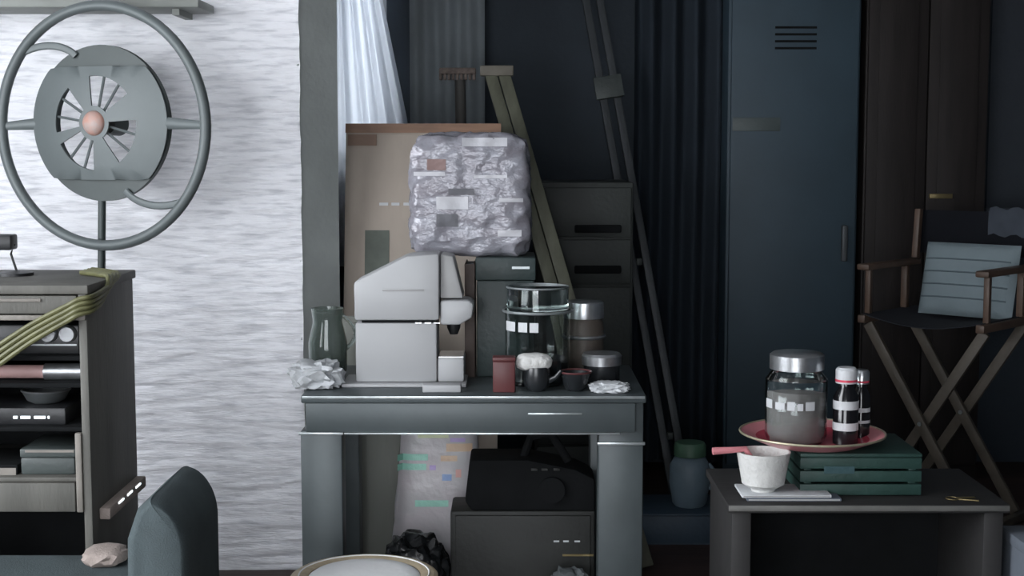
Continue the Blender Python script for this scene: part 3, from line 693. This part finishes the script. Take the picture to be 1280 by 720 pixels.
# glass canister
d = 4.27; r = .098
cx = P(672, 420, d).x; zc_ = Z(358, d); zl = Z(389, d)
c = thing('glass_canister', 'tall clear glass canister with white marks on the table', 'canister', (cx, d, TZ))
hh = zc_ - TZ
obj('canister_body', lathe(B(), [(0, 0), (r - .006, 0), (r, .006), (r, zl - TZ), (r - .004, zl - TZ), (r - .004, .012), (0, .010)], (cx, d, TZ), 48), clear_m, c)
ld = obj('canister_lid', lathe(B(), [(r + .003, zl - TZ + .0005), (r + .003, zl - TZ + .006), (r - .006, zl - TZ + .008), (r - .006, hh - .003), (r - .01, hh), (0, hh), (0, hh - .004), (r - .012, hh - .005), (r - .010, zl - TZ + .0005)], (cx, d, TZ), 48), clear_m, c)
obj('lid_band', tube(B(), [(cx + (r + .0045) * math.cos(k / 24 * PI), d + (r + .0045) * math.sin(k / 24 * PI), zl + .003) for k in range(48)], .0042, 8, True), table_edge, ld)
obj('top_rim', tube(B(), [(cx + (r - .006) * math.cos(k / 24 * PI), d + (r - .006) * math.sin(k / 24 * PI), zc_ - .001) for k in range(48)], .003, 8, True), table_edge, ld)
for px in (633, 648, 662):
    bm = B(); a0_ = math.asin(max(-1, min(1, (P(px, 410, d - r).x - cx) / r)))
    a1_ = math.asin(max(-1, min(1, (P(px + 11, 410, d - r).x - cx) / r)))
    z0, z1 = Z(416, d - r), Z(404, d - r); vs = []
    for q in range(5):
        a = a0_ + (a1_ - a0_) * q / 4
        vs.append([bm.verts.new((cx + rr_ * math.sin(a), d - rr_ * math.cos(a), zz)) for rr_, zz in ((r + .0006, z0), (r + .0006, z1))])
    for q in range(4): bm.faces.new((vs[q][0], vs[q + 1][0], vs[q + 1][1], vs[q][1]))
    obj('white_mark', bm, print_glint_w, c)
obj('dark_contents', lathe(B(), [(0, .0125), (r - .007, .0125), (r - .007, .075), (r * .5, .085), (0, .082)], (cx, d, TZ), 32), dark_cer, c)
# jar with silver lid
d = 4.42; cx = P(731, 430, d).x; r = .058; zt_ = Z(376, d) - TZ; zl_ = Z(397, d) - TZ
c = thing('storage_jar', 'brown filled jar with bright silver lid right of the canister', 'jar', (cx, d, TZ))
obj('jar_body', lathe(B(), [(0, 0), (r - .004, 0), (r, .006), (r, zl_ - .02), (r - .008, zl_), (0, zl_)], (cx, d, TZ), 40), amber, c)
obj('jar_lid', lathe(B(), [(r - .006, zl_), (r, zl_), (r + .001, zl_ + .01), (r, zt_ - .004), (r - .006, zt_), (0, zt_), ], (cx, d, TZ), 40), silver, c)
for py in (420,): obj('jar_band', tube(B(), [(cx + (r + .002) * math.cos(k / 20 * PI), d + (r + .002) * math.sin(k / 20 * PI), Z(py, d)) for k in range(40)], .006, 8, True), silver, c)
# dark tin with steel lid, in front right
d = 4.25; cx = P(752, 460, d).x; r = .058; zt_ = Z(441, d) - TZ
c = thing('round_tin', 'squat dark tin with wide steel lid at the right end of the table', 'tin', (cx, d, TZ))
obj('tin_body', lathe(B(), [(0, 0), (r - .006, 0), (r - .004, .004), (r - .004, zt_ - .034), (0, zt_ - .034)], (cx, d, TZ), 40), dark_cer, c)
obj('tin_lid', lathe(B(), [(r - .008, zt_ - .034), (r + .001, zt_ - .034), (r + .002, zt_ - .008), (r - .004, zt_), (r - .015, zt_ - .003), (0, zt_ - .002)], (cx, d, TZ), 40), silver, c)
# red tin
d = 4.09; x0, x1 = P(616, 470, d).x, P(644, 470, d).x
c = thing('red_tin', 'small upright dark red tin at the table front', 'tin', ((x0 + x1) / 2, d + .03, TZ))
zt_ = Z(447, d)
obj('tin_body', bx(B(), x0, x1, d, d + .05, TZ, zt_ - .012, .004), red_m, c)
obj('tin_lid', bx(B(), x0 - .001, x1 + .001, d - .001, d + .051, zt_ - .0118, zt_, .003), red_m, c)
# black pot with cotton
d = 4.13; cx = P(671, 470, d - .0).x; r = .042; hp = Z(458, d) - TZ
c = thing('black_pot', 'black glazed pot holding white cotton in front of the canister', 'pot', (cx, d, TZ))
obj('pot_body', lathe(B(), [(0, 0), (.026, 0), (.036, .012), (r, hp * .5), (.036, hp), (.032, hp), (.037, hp * .5), (.03, .014), (0, .01)], (cx, d, TZ), 36), dark_cer, c)
obj('spout', tube(B(), [(cx + .032, d - .01, TZ + .03), (cx + .055, d - .02, TZ + .042), (cx + .07, d - .025, TZ + .062)], [.011, .008, .006], 10), dark_cer, c)
bm = B(); crumple(bm, (P(667, 450, d).x, d, TZ + hp - .012), (.105, .066, .050), .12, 2.4, 4, 6.0, False)
tag(obj('cotton_wad', bm, cotton), 'white cotton wad bulging out of the black pot', 'cotton')
# dark red dish
d = 4.13; cx = P(720, 480, d).x
c = thing('shallow_bowl', 'small black bowl with dark red rim beside the black pot', 'bowl', (cx, d, TZ))
hp = Z(465, d) - TZ
cx = P(714, 480, d).x + .012
obj('bowl', lathe(B(), [(0, 0), (.022, 0), (.032, .010), (.047, hp), (.044, hp), (.029, .013), (0, .006)], (cx, d, TZ), 36), dark_cer, c)
obj('rim', tube(B(), [(cx + .0455 * math.cos(k / 20 * PI), d + .0455 * math.sin(k / 20 * PI), TZ + hp + .001) for k in range(40)], .003, 6, True), red_m, c)
bm = B(); crumple(bm, (P(762, 490, 4.11).x, 4.11, TZ), (.11, .085, .032), .45, 2.8, 4, 9.0)
tag(obj('crumpled_wrapper', bm, paper_m), 'flattened pale wrapper at the right front table edge', 'wrapper')

# ================================================================== UNDER THE TABLE
d = 4.95
x0, x1 = P(427, 640, d).x, P(503, 640, d).x
c = thing('plywood_offcut', 'olive-grey board standing under the table left of the printed bag', 'board', ((x0 + x1) / 2, d, 0))
obj('sheet', bx(B(), x0, x1, d, d + .018, 0, .92, .002), ply, c)
obj('batten', bx(B(), x0 + .02, x0 + .06, d - .02, d - .0003, .01, .9, .003), ply, c)
# printed bag
d = 4.68
x0, x1 = P(482, 600, d).x, P(602, 600, d).x
c = thing('printed_bag', 'pale pink shiny bag with coloured print under the table', 'bag', ((x0 + x1) / 2, d + .06, 0.0))
bm = B(); zt_ = Z(532, d); rows = []; nzb = 22; nb = 40
for j in range(nzb + 1):
    f = j / nzb; z = .0 + zt_ * f; row = []
    for i in range(nb):
        a = 2 * PI * i / nb; hw = (x1 - x0) / 2 * (1 - .20 * f); hd_ = .085 * (1 - .55 * f)
        px_ = math.copysign(abs(math.cos(a)) ** .5, math.cos(a)); py_ = math.copysign(abs(math.sin(a)) ** .5, math.sin(a))
        k_ = 1 + .06 * noise.noise(Vector((px_ * 2, py_ * 2, z * 8)))
        row.append(bm.verts.new(((x0 + x1) / 2 + .018 * f + hw * px_ * k_, d + .09 + hd_ * py_ * k_, z)))
    rows.append(row)
for j in range(nzb):
    for i in range(nb): bm.faces.new((rows[j][i], rows[j][(i + 1) % nb], rows[j + 1][(i + 1) % nb], rows[j + 1][i]))
bm.faces.new(rows[0]); bm.faces.new(rows[-1]); bmesh.ops.recalc_face_normals(bm, faces=bm.faces[:])
bg_ = obj('bag_body', bm, bag_m, c)
_t = surface(bg_, wloc(c))
for a in ((521, 560, 544, 551, 'yellow'), (562, 581, 551, 556, 'violet'), (557, 590, 558, 568, 'orange'), (496, 534, 571, 579, 'teal'), (496, 532, 583, 591, 'teal'), (536, 544, 585, 591, 'violet'), (550, 571, 573, 580, 'orange'), (552, 564, 596, 604, 'blue'), (569, 576, 590, 600, 'coral'), (518, 560, 628, 636, 'teal')):
    patch('print_patch', _t, a[0], a[1], a[2], a[3], d, lace[a[4]], c)
# black bin bag
d = 4.45
bm = B(); crumple(bm, (P(520, 690, d).x, d, 0), (.215, .2, Z(657, d)), .22, 2.4, 5, 3.3)
tag(obj('bin_bag', bm, binbag), 'crumpled black plastic sack below the printed bag', 'sack')
# charcoal case and black monitor on it
d = 4.36
x0, x1 = P(563, 690, d).x, P(744, 690, d).x; zt_ = Z(640, d)
c = thing('equipment_case', 'charcoal equipment case with small lights under the table', 'case', ((x0 + x1) / 2, d + .15, 0))
obj('case_body', bx(B(), x0, x1, d + .012, d + .2, .015, zt_, .008), case_m, c)
fp = obj('front_panel', bx(B(), x0 + .015, x1 - .015, d, d + .0118, .03, zt_ - .012, .003), case_m, c)
for px in (692, 704, 718): obj('indicator_light', bx(B(), P(px, 676, d).x, P(px + 7, 676, d).x, d - .002, d - .0002, Z(677.5, d), Z(675.5, d)), print_glint_w, fp)
obj('vent_slot', bx(B(), P(703, 694, d).x, P(742, 694, d).x, d - .003, d - .0002, Z(695, d), Z(692.5, d)), brass, fp)
for xx in (x0 + .04, x1 - .07): obj('foot', bx(B(), xx, xx + .03, d + .03, d + .17, 0, .0148, .002), black_matt, c)
x0, x1 = P(581, 610, d).x, P(744, 610, d).x; z2 = Z(576, d)
c = thing('projector', 'black angular projector on the charcoal case under the table', 'projector', ((x0 + x1) / 2, d + .1, zt_))
obj('projector_body', prism(B(), [(x0 + .02, zt_), (x0, zt_ + .03), (x0 + .015, z2), (P(660, 576, d).x, z2), (x1 - .06, z2 - .03), (x1, z2 - .06), (x1, zt_)], d + .01, d + .19, .008), black_matt, c)
obj('carry_handle', tube(B(), [(P(655, 570, d).x, d + .08, z2 - .004), (P(664, 552, d).x, d + .08, Z(552, d)), (P(690, 548, d).x, d + .08, Z(549, d)), (P(712, 575, d).x, d + .08, Z(583, d))], .014, 10), black_matt, c)
q = P(690, 612, d); obj('lens', lathe(B(), [(0, 0), (.034, 0), (.04, .01), (.04, .02), (0, .02)], (q.x, d + .01, q.z), 28, Vector((0, -1, 0))), black_matt, c)
for px in (664, 677, 692): obj('control_key', bx(B(), P(px, 595, d).x, P(px + 8, 595, d).x, d + .004, d + .0098, Z(589, d), Z(586, d), .001), case_m, c)
bm = B(); crumple(bm, (P(712, 712, 4.26).x, 4.25, 0), (.14, .12, Z(703, 4.25)), .35, 2.6, 4, 12.0)
tag(obj('rag_heap', bm, mat('grey_rag', (.13, .145, .15), .9, 0, .3, 12)), 'heap of grey rags in front of the charcoal case', 'rags')

# ================================================================== STOOL
d = 3.62; cx = XZ(455, d, .45); r = .190; zt_ = Z(717, d)
c = thing('round_stool', 'round stool with tan wooden rim and white seat at the bottom edge', 'stool', (cx, d, 0))
obj('seat_rim', lathe(B(), [(r * .76, zt_ - .004), (r * .80, zt_), (r * .95, zt_), (r, zt_ - .006), (r, zt_ - .03), (r * .95, zt_ - .038), (0, zt_ - .038), (0, zt_ - .012), (r * .76, zt_ - .012)], (cx, d, 0), 56), stool_wd, c)
obj('seat_pad', lathe(B(), [(0, zt_ + .006), (r * .5, zt_ + .005), (r * .70, zt_ + .001), (r * .755, zt_ - .006), (r * .755, zt_ - .0115), (0, zt_ - .0115)], (cx, d, 0), 56), stool_pad, c)
obj('rim_groove', tube(B(), [(cx + r * .88 * math.cos(k / 28 * PI), d + r * .88 * math.sin(k / 28 * PI), zt_ + .0005) for k in range(56)], .0022, 6, True), stool_pad, c)
for k in range(4):
    a = PI / 4 + k * PI / 2
    obj('leg', tube(B(), [(cx + .12 * math.cos(a), d + .12 * math.sin(a), zt_ - .038), (cx + .165 * math.cos(a), d + .165 * math.sin(a), 0)], [.016, .012], 12), stool_wd, c)
obj('footrest_ring', tube(B(), [(cx + .15 * math.cos(k / 20 * PI), d + .15 * math.sin(k / 20 * PI), .14) for k in range(40)], .008, 8, True), steel, c)

# ================================================================== BETWEEN TABLE AND RIGHT CABINET
d = 5.35; x0, x1 = P(797, 660, d).x, P(902, 660, d).x; zt_ = Z(642, d)
c = thing('blue_crate', 'low dark blue plastic crate on the floor under the jug', 'crate', ((x0 + x1) / 2, d + .15, 0))
bm = B()
for a in ((x0, x1, d, d + .012), (x0, x1, d + .288, d + .3), (x0, x0 + .012, d + .012, d + .288), (x1 - .012, x1, d + .012, d + .288)): bx(bm, a[0], a[1], a[2], a[3], .004, zt_ - .01, .002)
obj('side_walls', bm, blue_cr, c)
obj('crate_lid', bx(B(), x0 - .006, x1 + .006, d - .006, d + .306, zt_ - .0098, zt_, .004), blue_cr, c)
obj('crate_floor', bx(B(), x0 + .002, x1 - .002, d + .002, d + .298, 0, .0038), blue_cr, c)
jd = 5.48; cx = P(862, 600, jd).x; hj = Z(569, jd) - zt_
c = thing('plastic_jug', 'pale blue plastic jug with green cap on the blue crate', 'jug', (cx, jd, zt_))
obj('jug_body', lathe(B(), [(0, 0), (.055, 0), (.066, .012), (.078, hj * .45), (.078, hj * .8), (.06, hj * .97), (.05, hj), (0, hj)], (cx, jd, zt_), 36), pale_blue, c)
obj('jug_cap', lathe(B(), [(.05, hj + .0003), (.062, hj + .0003), (.062, hj + .04), (.055, hj + .052), (0, hj + .054)], (cx, jd, zt_), 28), lid_green, c)
obj('jug_handle', tube(B(), [Vector((cx + .070 + .028 * math.sin(PI * k / 10), jd - .02, zt_ + hj * .85 - hj * .5 * k / 10)) for k in range(11)], .008, 10), pale_blue, c)

# ================================================================== RIGHT: LOW CABINET AND WHAT STANDS ON IT
d = 3.6; zt_ = Z(631, d)
x0, x1 = XZ(910, d, zt_), XZ(1263, d, zt_)
c = thing('low_cabinet', 'low dark open-fronted cabinet carrying the red dish and green crate', 'cabinet', ((x0 + x1) / 2, d + .2, 0))
obj('top_board', bx(B(), x0, x1, d, d + .42, zt_ - .022, zt_, .003), ash, c)
obj('front_edge', bx(B(), x0 + .002, x1 - .002, d - .004, d - .0002, zt_ - .016, zt_ - .002, .001), ash_lt, c)
for a in (x0 + .012, x1 - .062): obj('side_panel', bx(B(), a, a + .05, d + .012, d + .41, 0, zt_ - .0225, .003), ash, c)
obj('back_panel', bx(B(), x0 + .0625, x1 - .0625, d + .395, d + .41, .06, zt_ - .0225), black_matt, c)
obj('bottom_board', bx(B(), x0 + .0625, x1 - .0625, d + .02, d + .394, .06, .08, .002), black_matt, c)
CT = zt_
# magazines under the bowl
gd = 3.635
for n, (px0, px1, m, lab) in enumerate(((934, 1052, slate_c, 'slate grey magazine at the bottom of the pile by white bowl'), (928, 1040, paper_m, 'pale magazine on top of the slate one under white bowl'))):
    k = thing('magazine', lab, 'magazine', (P(985, 620, gd).x, gd + .06, CT + .008 * n))
    bm = bx(B(), P(px0, 620, gd).x, P(px1, 620, gd).x, gd + .004 * n, gd + .13, CT + .008 * n + .0002, CT + .008 * n + .0075, .001); obj('cover', bm, m, k)
    obj('page_block', bx(B(), P(px0 + 2, 620, gd).x, P(px1 - 2, 620, gd).x, gd + .004 * n - .0006, gd + .004 * n - .0001, CT + .008 * n + .0018, CT + .008 * n + .006), grey_pl, k)
bz = CT + .0158; bc = Vector((P(954, 590, 3.69).x, 3.69, bz)); hb = Z(570, 3.63) - bz
c = thing('white_bowl', 'small white bowl on the magazines left of the green crate', 'bowl', bc)
obj('bowl', lathe(B(), [(0, 0), (.030, 0), (.032, .006), (.055, .02), (.070, hb), (.066, hb), (.05, .025), (.02, .012), (0, .012)], bc, 40), cotton, c)
c = thing('pink_spoon', 'pink plastic spoon leaning out of the white bowl', 'spoon', bc + Vector((-.03, 0, .02)))
obj('spoon_handle', tube(B(), [bc + Vector((.012, 0, .026)), bc + Vector((-.05, -.012, hb + .008)), bc + Vector((-.135, -.02, hb + .004))], [.006, .008, .010], 10), dish_p, c)
obj('spoon_head', lathe(B(), [(0, -.004), (.016, .0), (.018, .004), (.012, .004), (0, .0)], bc + Vector((.020, 0, .022)), 20), dish_p, c)
# green crate
cd0 = 3.69; gx0, gx1 = P(1000, 600, cd0).x, P(1152, 600, cd0).x; gz = Z(571, cd0)
c = thing('green_crate', 'bottle green slatted crate under the red dish', 'crate', ((gx0 + gx1) / 2, cd0 + .13, CT))
hgt = gz - CT
for k in range(3):
    z0 = CT + hgt * (k / 3) + .003; z1 = CT + hgt * ((k + 1) / 3) - .003
    obj('slat', bx(B(), gx0, gx1, cd0, cd0 + .010, z0, z1, .002), crate_g, c)
    obj('slat', bx(B(), gx0, gx1, cd0 + .26, cd0 + .27, z0, z1, .002), crate_g, c)
    for a in (gx0, gx1 - .01): obj('slat', bx(B(), a, a + .01, cd0 + .0105, cd0 + .2595, z0, z1, .002), crate_g, c)
for a in (gx0 + .012, gx1 - .032):
    for b in (cd0 + .012, cd0 + .238): obj('corner_post', bx(B(), a, a + .02, b, b + .02, CT + .0002, gz, .002), crate_g, c)
obj('crate_top', bx(B(), gx0, gx1, cd0, cd0 + .27, gz - .002, gz + .008, .002), crate_g, c)
obj('sticker', bx(B(), P(1030, 585, cd0).x, P(1068, 585, cd0).x, cd0 - .0012, cd0 - .0002, Z(592, cd0), Z(583, cd0)), mat('teal_sticker', (.035, .085, .095), .5), c)
# red dish
dc = Vector((P(1015, 550, cd0 + .125).x, cd0 + .125, gz + .0082)); R = .192
c = thing('red_dish', 'wide red and pink enamel dish with gold rim on the green crate', 'dish', dc)
obj('dish_body', lathe(B(), [(0, 0), (.11, 0), (.13, .004), (.168, .020), (R, .030), (R, .034), (.165, .025), (.128, .009), (0, .006)], dc, 64), dish_p, c)
obj('dish_well', lathe(B(), [(0, .0066), (.12, .0066), (.128, .0096), (.150, .0195), (.150, .0199), (.125, .0105), (0, .0075)], dc, 64), dish_r, c)
obj('gold_rim', tube(B(), [dc + Vector((R * math.cos(k / 32 * PI), R * math.sin(k / 32 * PI), .033)) for k in range(64)], .0032, 8, True), gold, c)
# glass jar on dish
jb = dc + Vector((P(994, 540, dc.y).x - dc.x, -.005, .0078)); r = .092
r = .082; zl = Z(461, dc.y) - jb.z; zt2 = Z(440, dc.y) - jb.z
c = thing('lidded_jar', 'clear glass jar with pale lid standing on the red dish', 'jar', jb)
obj('jar_glass', lathe(B(), [(0, 0), (r - .012, 0), (r - .004, .008), (r, .02), (r, zl - .025), (r - .02, zl), (r - .024, zl), (r - .004, zl - .027), (r - .004, .022), (r - .01, .008), (0, .006)], jb, 48), clear_m, c)
obj('jar_contents', lathe(B(), [(0, .0065), (r - .014, .0085), (r - .006, .024), (r - .006, zl * .72), (r * .5, zl * .76), (0, zl * .74)], jb, 40), flour, c)
obj('jar_lid', lathe(B(), [(r - .014, zl + .0005), (r - .010, zl + .002), (r - .010, zt2 - .006), (r - .018, zt2), (0, zt2 + .003), (0, zl + .0005)], jb, 48), silver, c)
for k_, (px, w_) in enumerate(((962, 7), (972, 10), (985, 9), (997, 7), (1007, 12))):
    bm = B(); a0_ = math.asin(max(-.99, min(.99, (P(px, 510, jb.y - r).x - jb.x) / r))); a1_ = math.asin(max(-.99, min(.99, (P(px + w_, 510, jb.y - r).x - jb.x) / r)))
    z0, z1 = Z(514, jb.y - r), Z(503 + (k_ % 2) * 2, jb.y - r); vs = []
    for q in range(4):
        a = a0_ + (a1_ - a0_) * q / 3; vs.append([bm.verts.new((jb.x + (r + .0006) * math.sin(a), jb.y - (r + .0006) * math.cos(a), zz)) for zz in (z0, z1)])
    for q in range(3): bm.faces.new((vs[q][0], vs[q + 1][0], vs[q + 1][1], vs[q][1]))
    obj('label_mark', bm, print_glint_w, c)
# two black bottles; the white bands paint in their highlights
for n, (px, pyt, rr_, dy, lab) in enumerate(((1057, 459, .033, -.045, 'squat black bottle with painted highlight bands beside the lidded jar'), (1076, 462, .024, .035, 'slim black bottle with silver cap behind the squat one'))):
    q = Vector((P(px, 520, dc.y + dy).x, dc.y + dy, dc.z + .0078))
    h = Z(pyt, q.y) - q.z
    k = thing('black_bottle', lab, 'bottle', q)
    obj('bottle_body', lathe(B(), [(0, 0), (rr_ - .004, 0), (rr_, .005), (rr_, h * .62), (rr_ * .62, h * .74), (rr_ * .58, h * .80), (0, h * .80)], q, 32), bottle_m, k)
    obj('bottle_cap', lathe(B(), [(rr_ * .5, h * .8003), (rr_ * .86, h * .8003), (rr_ * .86, h * .97), (rr_ * .7, h), (0, h)], q, 28), silver if n else print_glint_w, k)
    for z0, z1 in ((.47, .58), (.20, .30)) if n == 0 else ((.40, .46), (.24, .28)):
        obj('highlight_band', lathe(B(), [(rr_ + .0003, h * z0), (rr_ + .0009, h * z0), (rr_ + .0009, h * z1), (rr_ + .0003, h * z1)], q, 32), print_glint_w, k)
    obj('red_band', lathe(B(), [(rr_ * .87, h * .82), (rr_ * .89, h * .82), (rr_ * .89, h * .85), (rr_ * .87, h * .85)], q, 28), dish_r, k)
# brass keys
kc = P(1190, 626, 3.66)
c = thing('key_ring', 'small brass key ring on the low cabinet right of the crate', 'keys', (kc.x, 3.66, CT))
obj('ring', tube(B(), [(kc.x + .016 * math.cos(k / 12 * PI), 3.66 + .016 * math.sin(k / 12 * PI), CT + .002) for k in range(24)], .0016, 6, True), brass, c)
for a in (-.5, .2): 
    bm = B(); beam(bm, (kc.x + .014, 3.66 + a * .02, CT + .0025), (kc.x + .062, 3.66 + a * .05, CT + .0025), .010, .003, Vector((0, 1, 0)), .0005); obj('key', bm, brass, c)
# slate box at the bottom right corner
d = 3.45
x0 = P(1254, 705, d).x
c = thing('slate_box', 'slate blue box at the bottom right corner beside the low cabinet', 'box', (x0 + .15, d + .12, 0))
zt2 = Z(690, d); x0 = max(x0, XZ(1268, 3.6, CT) + .004)
obj('box_body', bx(B(), x0, x0 + .3, d, d + .25, 0, zt2 - .03, .004), blind_m, c)
obj('box_lid', bx(B(), x0 - .003, x0 + .303, d - .003, d + .253, zt2 - .0298, zt2, .004), blind_m, c)

# ================================================================== DIRECTOR'S CHAIR
th = math.radians(43); er = Vector((math.cos(th), -math.sin(th), 0)); ed = Vector((math.sin(th), math.cos(th), 0)); up = Vector((0, 0, 1))
A = P(1080, 398, 5.75); sz = A.z; A = Vector((A.x, A.y, 0)); W_, DP = .50, .42
def CP(u, v, z): return A + er * (W_ * u) + ed * (DP * v) + up * z
az = Z(331, 5.85)
c = thing('folding_chair', 'tall brown wooden folding chair with crossed legs and black canvas', 'chair', CP(.5, .5, 0))
for u in (0, 1):
    obj('seat_rail', beam(B(), CP(u, -.06, sz), CP(u, 1.06, sz), .032, .035, up, .005), chair_wd, c)
    obj('armrest', beam(B(), CP(u, -.05, az), CP(u, 1.0, az), .055, .024, er, .006), chair_wd, c)
    obj('arm_post', beam(B(), CP(u, .80, sz + .018), CP(u, .80, az - .012), .028, .028, er, .004), chair_wd, c)
    obj('arm_post', beam(B(), CP(u, .08, sz + .018), CP(u, .08, az - .012), .024, .024, er, .004), chair_wd, c)
    obj('back_post', beam(B(), CP(u, 1.0, az + .013), CP(u, 1.05, 1.245), .026, .030, er, .004), chair_wd, c)
    obj('foot_rail', beam(B(), CP(u, -.06, .02), CP(u, 1.06, .02), .036, .034, up, .005), chair_leg, c)
for v, s in ((.08, 1), (.92, -1)):
    for k, (u0, u1) in enumerate(((.02, .98), (.98, .02))):
        off = ed * (.014 if k else -.014)
        obj('leg', beam(B(), CP(u0, v, sz - .02) + off, CP(u1, v, .04) + off, .042, .022, er, .004), chair_leg, c)
    q = CP(.5, v, (sz + .02) / 2); obj('pivot', lathe(B(), [(0, -.03), (.009, -.03), (.009, .03), (0, .03)], q, 14, ed), steel, c)
bm = B(); rows = []
for j in range(13):
    u = j / 12; rows.append([bm.verts.new(CP(u, -.02 + 1.04 * i / 6, sz + .020 - .035 * math.sin(PI * u))) for i in range(7)])
for j in range(12):
    for i in range(6): bm.faces.new((rows[j][i], rows[j + 1][i], rows[j + 1][i + 1], rows[j][i + 1]))
bmesh.ops.recalc_face_normals(bm, faces=bm.faces[:]); bmesh.ops.solidify(bm, geom=bm.faces[:], thickness=.004)
obj('seat_canvas', bm, canvas_b, c)
bm = B(); rows = []
for j in range(13):
    u = -.03 + 1.06 * j / 12; rows.append([bm.verts.new(CP(u, 1.11 + .06 * math.sin(PI * j / 12), z)) for z in (1.06, 1.12, 1.18, 1.24)])
for j in range(12):
    for i in range(3): bm.faces.new((rows[j][i], rows[j + 1][i], rows[j + 1][i + 1], rows[j][i + 1]))
bmesh.ops.solidify(bm, geom=bm.faces[:], thickness=.004)
obj('back_canvas', bm, canvas_b, c)
# cushion leaning on the back
cc = CP(.56, .80, sz + .150); cu = thing('cushion', 'pale blue-grey striped cushion on the seat of the folding chair', 'cushion', CP(.53, .8, sz + .02))
tilt = (up * .97 + ed * .24).normalized(); nrm = er.cross(tilt).normalized()
if nrm.dot(ed) > 0: nrm = -nrm
CWd, CHt, CTh = .40, .30, .11
def CU(a, b, t): return cc + er * (a * CWd / 2) + tilt * (b * CHt / 2) + nrm * t
def puff(a, b): return CTh / 2 * max(0.0, (1 - abs(a) ** 3.5)) ** .5 * max(0.0, (1 - abs(b) ** 3.5)) ** .5
bm = B(); N = 20
for sg in (-1, 1):
    g = [[bm.verts.new(CU(-1 + 2 * i / N, -1 + 2 * j / N, sg * puff(-1 + 2 * i / N, -1 + 2 * j / N))) for i in range(N + 1)] for j in range(N + 1)]
    for j in range(N):
        for i in range(N): bm.faces.new((g[j][i], g[j][i + 1], g[j + 1][i + 1], g[j + 1][i]))
bmesh.ops.remove_doubles(bm, verts=bm.verts[:], dist=1e-4); bmesh.ops.recalc_face_normals(bm, faces=bm.faces[:])
obj('cushion_cover', bm, cushion_m, cu)
for b in (-.55, -.2, .15, .5):
    obj('stripe', tube(B(), [CU(-.9 + 1.8 * i / 16, b, puff(-.9 + 1.8 * i / 16, b) + .001) for i in range(17)], .0035, 6), stripe_m, cu)
# slate cloth over the back
bm = B(); rows = []
for j in range(9):
    u = .58 + .40 * j / 8; y = 1.11 + .06 * math.sin(PI * (u + .03) / 1.06)
    rows.append([bm.verts.new(CP(u, y + o, z + .008 * math.sin(j * 1.7))) for o, z in ((-.034, 1.145), (-.036, 1.2), (-.03, 1.236), (.0, 1.256), (.04, 1.236), (.045, 1.15))])
for j in range(8):
    for i in range(5): bm.faces.new((rows[j][i], rows[j + 1][i], rows[j + 1][i + 1], rows[j][i + 1]))
bmesh.ops.solidify(bm, geom=bm.faces[:], thickness=.004)
tag(obj('draped_cloth', bm, slate_c), 'slate cloth folded over the black canvas chair back', 'cloth')
